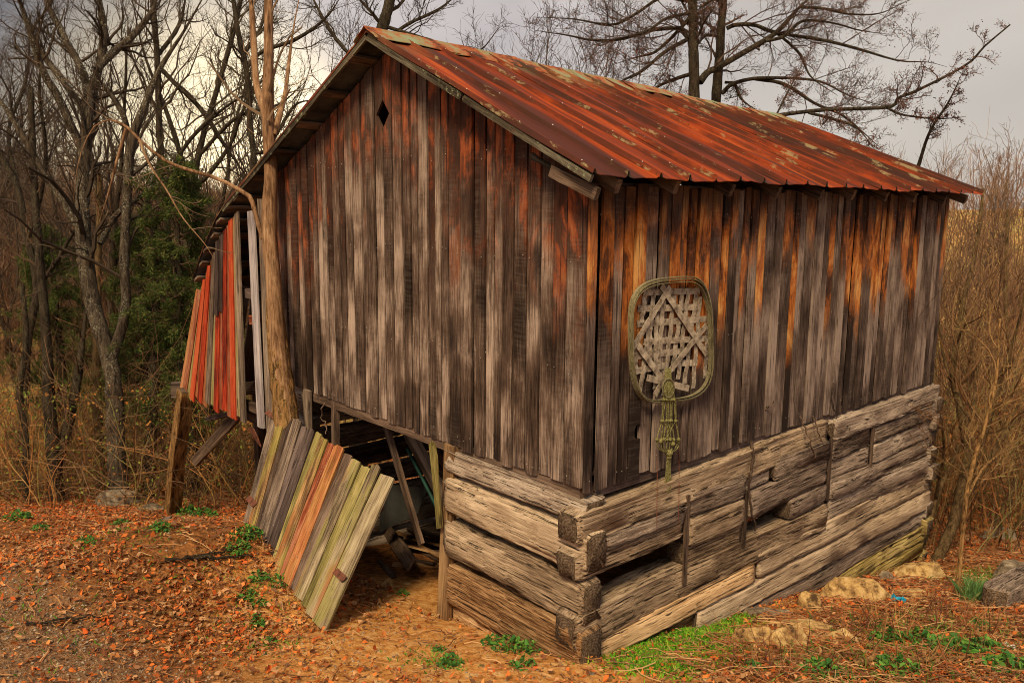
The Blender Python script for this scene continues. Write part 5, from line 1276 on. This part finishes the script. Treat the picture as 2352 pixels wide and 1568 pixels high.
groundcover('grass', 'thin green grass at lower left', [(580, 1370, .15, .1, 120), (300, 1215, .5, .2, 300), (560, 1475, .2, .15, 150), (140, 1400, .4, .3, 150), (1000, 1520, .12, .1, 160), (620, 1480, .1, .1, 80)], [(.12, .28, .03), (.25, .35, .06)], .045, 0)
# tall wispy grass tuft
groundcover('wispy_grass', 'soft upright green tuft beside the slim sapling', [(2235, 1380, .035, .06, 420)], [(.14, .30, .10), (.22, .36, .12)], .24, 0, .28, .002)
# weeds: leafy clumps one can count
def weed_proto(seed, n=70, r=.09, h=.07):
    g_ = np.random.default_rng(seed); az = g_.uniform(0, 6.28, n); rr = r*np.sqrt(g_.random(n)); c = np.stack([rr*np.cos(az), rr*np.sin(az), h*g_.random(n)*(1.2-rr/r)+.01], 1)
    V, F, C = flakes(c, .018, np.array([(.05, .16, .035), (.09, .24, .04), (.14, .30, .05)]), nrm_up=.5)
    leaves = np_mesh('leaves', V, F, MT['green'], C)
    P = np.stack([np.zeros((n//3, 3)), c[:n//3]*.6, c[:n//3]], 1); V, F = tubes(P, np.full((n//3, 3), .0018), 3)
    return leaves, np_mesh('stems', V, F, MT['green'], np.tile((.12, .16, .04), (len(V), 1)))
wp = [weed_proto(5), weed_proto(6, 110, .12, .10), weed_proto(7, 60, .06, .12)]
weeds = [(435, 1185, 1.5, 1, 'dark leafy weed right at the foot of the leaning lean-to post'), (470, 1188, 1.3, 1, 'leafy weed between the lean-to post and the flat tan board'), (40, 1195, 1.3, 1, 'green weed at the left frame edge'),
    (95, 1215, 1.1, 0, 'small weed near the left frame edge, closer to the viewer'), (195, 1250, .9, 0, 'green sprig in the leaves in front of the lichen tree'), (275, 1210, 1.0, 1, 'low green weed in front of the mossy rock'),
    (370, 1215, 1.0, 0, 'small green weed in front of the leaning post'), (565, 1235, 1.1, 1, 'weed against the left foot of the leaning panel'), (545, 1265, .9, 1, 'weed creeping out from the left edge of the panel'),
    (595, 1330, .9, 0, 'weed touching the lower edge of the panel among leaves'), (640, 1340, .8, 1, 'weed hugging the middle of the panel base'), (562, 1372, .9, 0, 'bright grassy weed left of the panel in open leaves'),
    (592, 1440, .9, 2, 'small dark upright weed on the gravel below the panel'), (620, 1478, .6, 0, 'tiny weed nearest the bottom, left of the panel corner'), (590, 1388, .8, 0, 'weed just above the small upright one'),
    (1130, 1480, .9, 0, 'light green weed right of the door post foot'), (1170, 1492, 1.0, 1, 'green weed before the lowest front log'), (1250, 1495, 1.1, 1, 'largest leafy weed before the lowest front log'),
    (1200, 1530, .9, 0, 'weed sprig at the bottom in front of the front logs'), (1035, 1527, .9, 0, 'bright green weed at the bottom below the door post'), (1300, 1510, .6, 0, 'tiny weed next to the near log corner'), (1010, 1495, .6, 0, 'small weed in the clay path'),
    (2030, 1480, 1.5, 2, 'dark green shrubby weed in the litter right of the near rocks'), (2110, 1480, 1.2, 1, 'leafy green weed in the middle of the right litter'), (2190, 1500, 1.3, 1, 'green weed patch toward the lower right'),
    (2260, 1500, 1.2, 1, 'green weed near the lower right frame edge'), (2060, 1545, 1.2, 1, 'weed cut by the bottom edge below the shrubby weed'), (1890, 1550, 1.1, 1, 'weed at the bottom edge below the rock group'), (2320, 1545, 1.3, 1, 'weed in the lower right corner'),
    (2240, 1440, 1.1, 0, 'small weed behind the lower right patch'), (925, 1365, .6, 0, 'small weed inside the doorway path by the stones'), (1730, 1540, .9, 0, 'weed at the bottom center right edge')]
for k, (px, py, s_, b, lab) in enumerate(weeds):
    pp = ghit(px, py); w_ = thing('weed', lab, 'weed', tuple(pp), 'green weeds in the litter', k*1.7); w_.scale = (s_,)*3
    o1 = obj('leaves', wp[b][0], w_); o1['kind'] = 'stuff'; o2 = obj('stems', wp[b][1], w_); o2['kind'] = 'stuff'
# dry upright stalks at lower right
pts = []
for (px, py, k) in [(2000, 1450, 22), (2050, 1470, 22), (1960, 1480, 12), (1700, 1520, 14), (1760, 1540, 12), (2120, 1430, 16), (2200, 1450, 14), (2280, 1470, 14), (1880, 1520, 12), (2150, 1530, 14)]:
    c_ = ghit(px, py); pts.append(np.stack([rng.normal(c_[0], .09, k), rng.normal(c_[1], .12, k)], 1))
q_ = np.vstack(pts); P3_ = np.stack([q_[:, 0], q_[:, 1], G(q_[:, 0], q_[:, 1])-.02], 1)
tag(thicket('dry_stalks', P3_, (.12, .40), 0, [(.14, .05, .03), (.25, .10, .04), (.38, .20, .08)], .003, 6, 4, .16, .35), 'dead upright weed stalks in the right foreground', 'stalks')
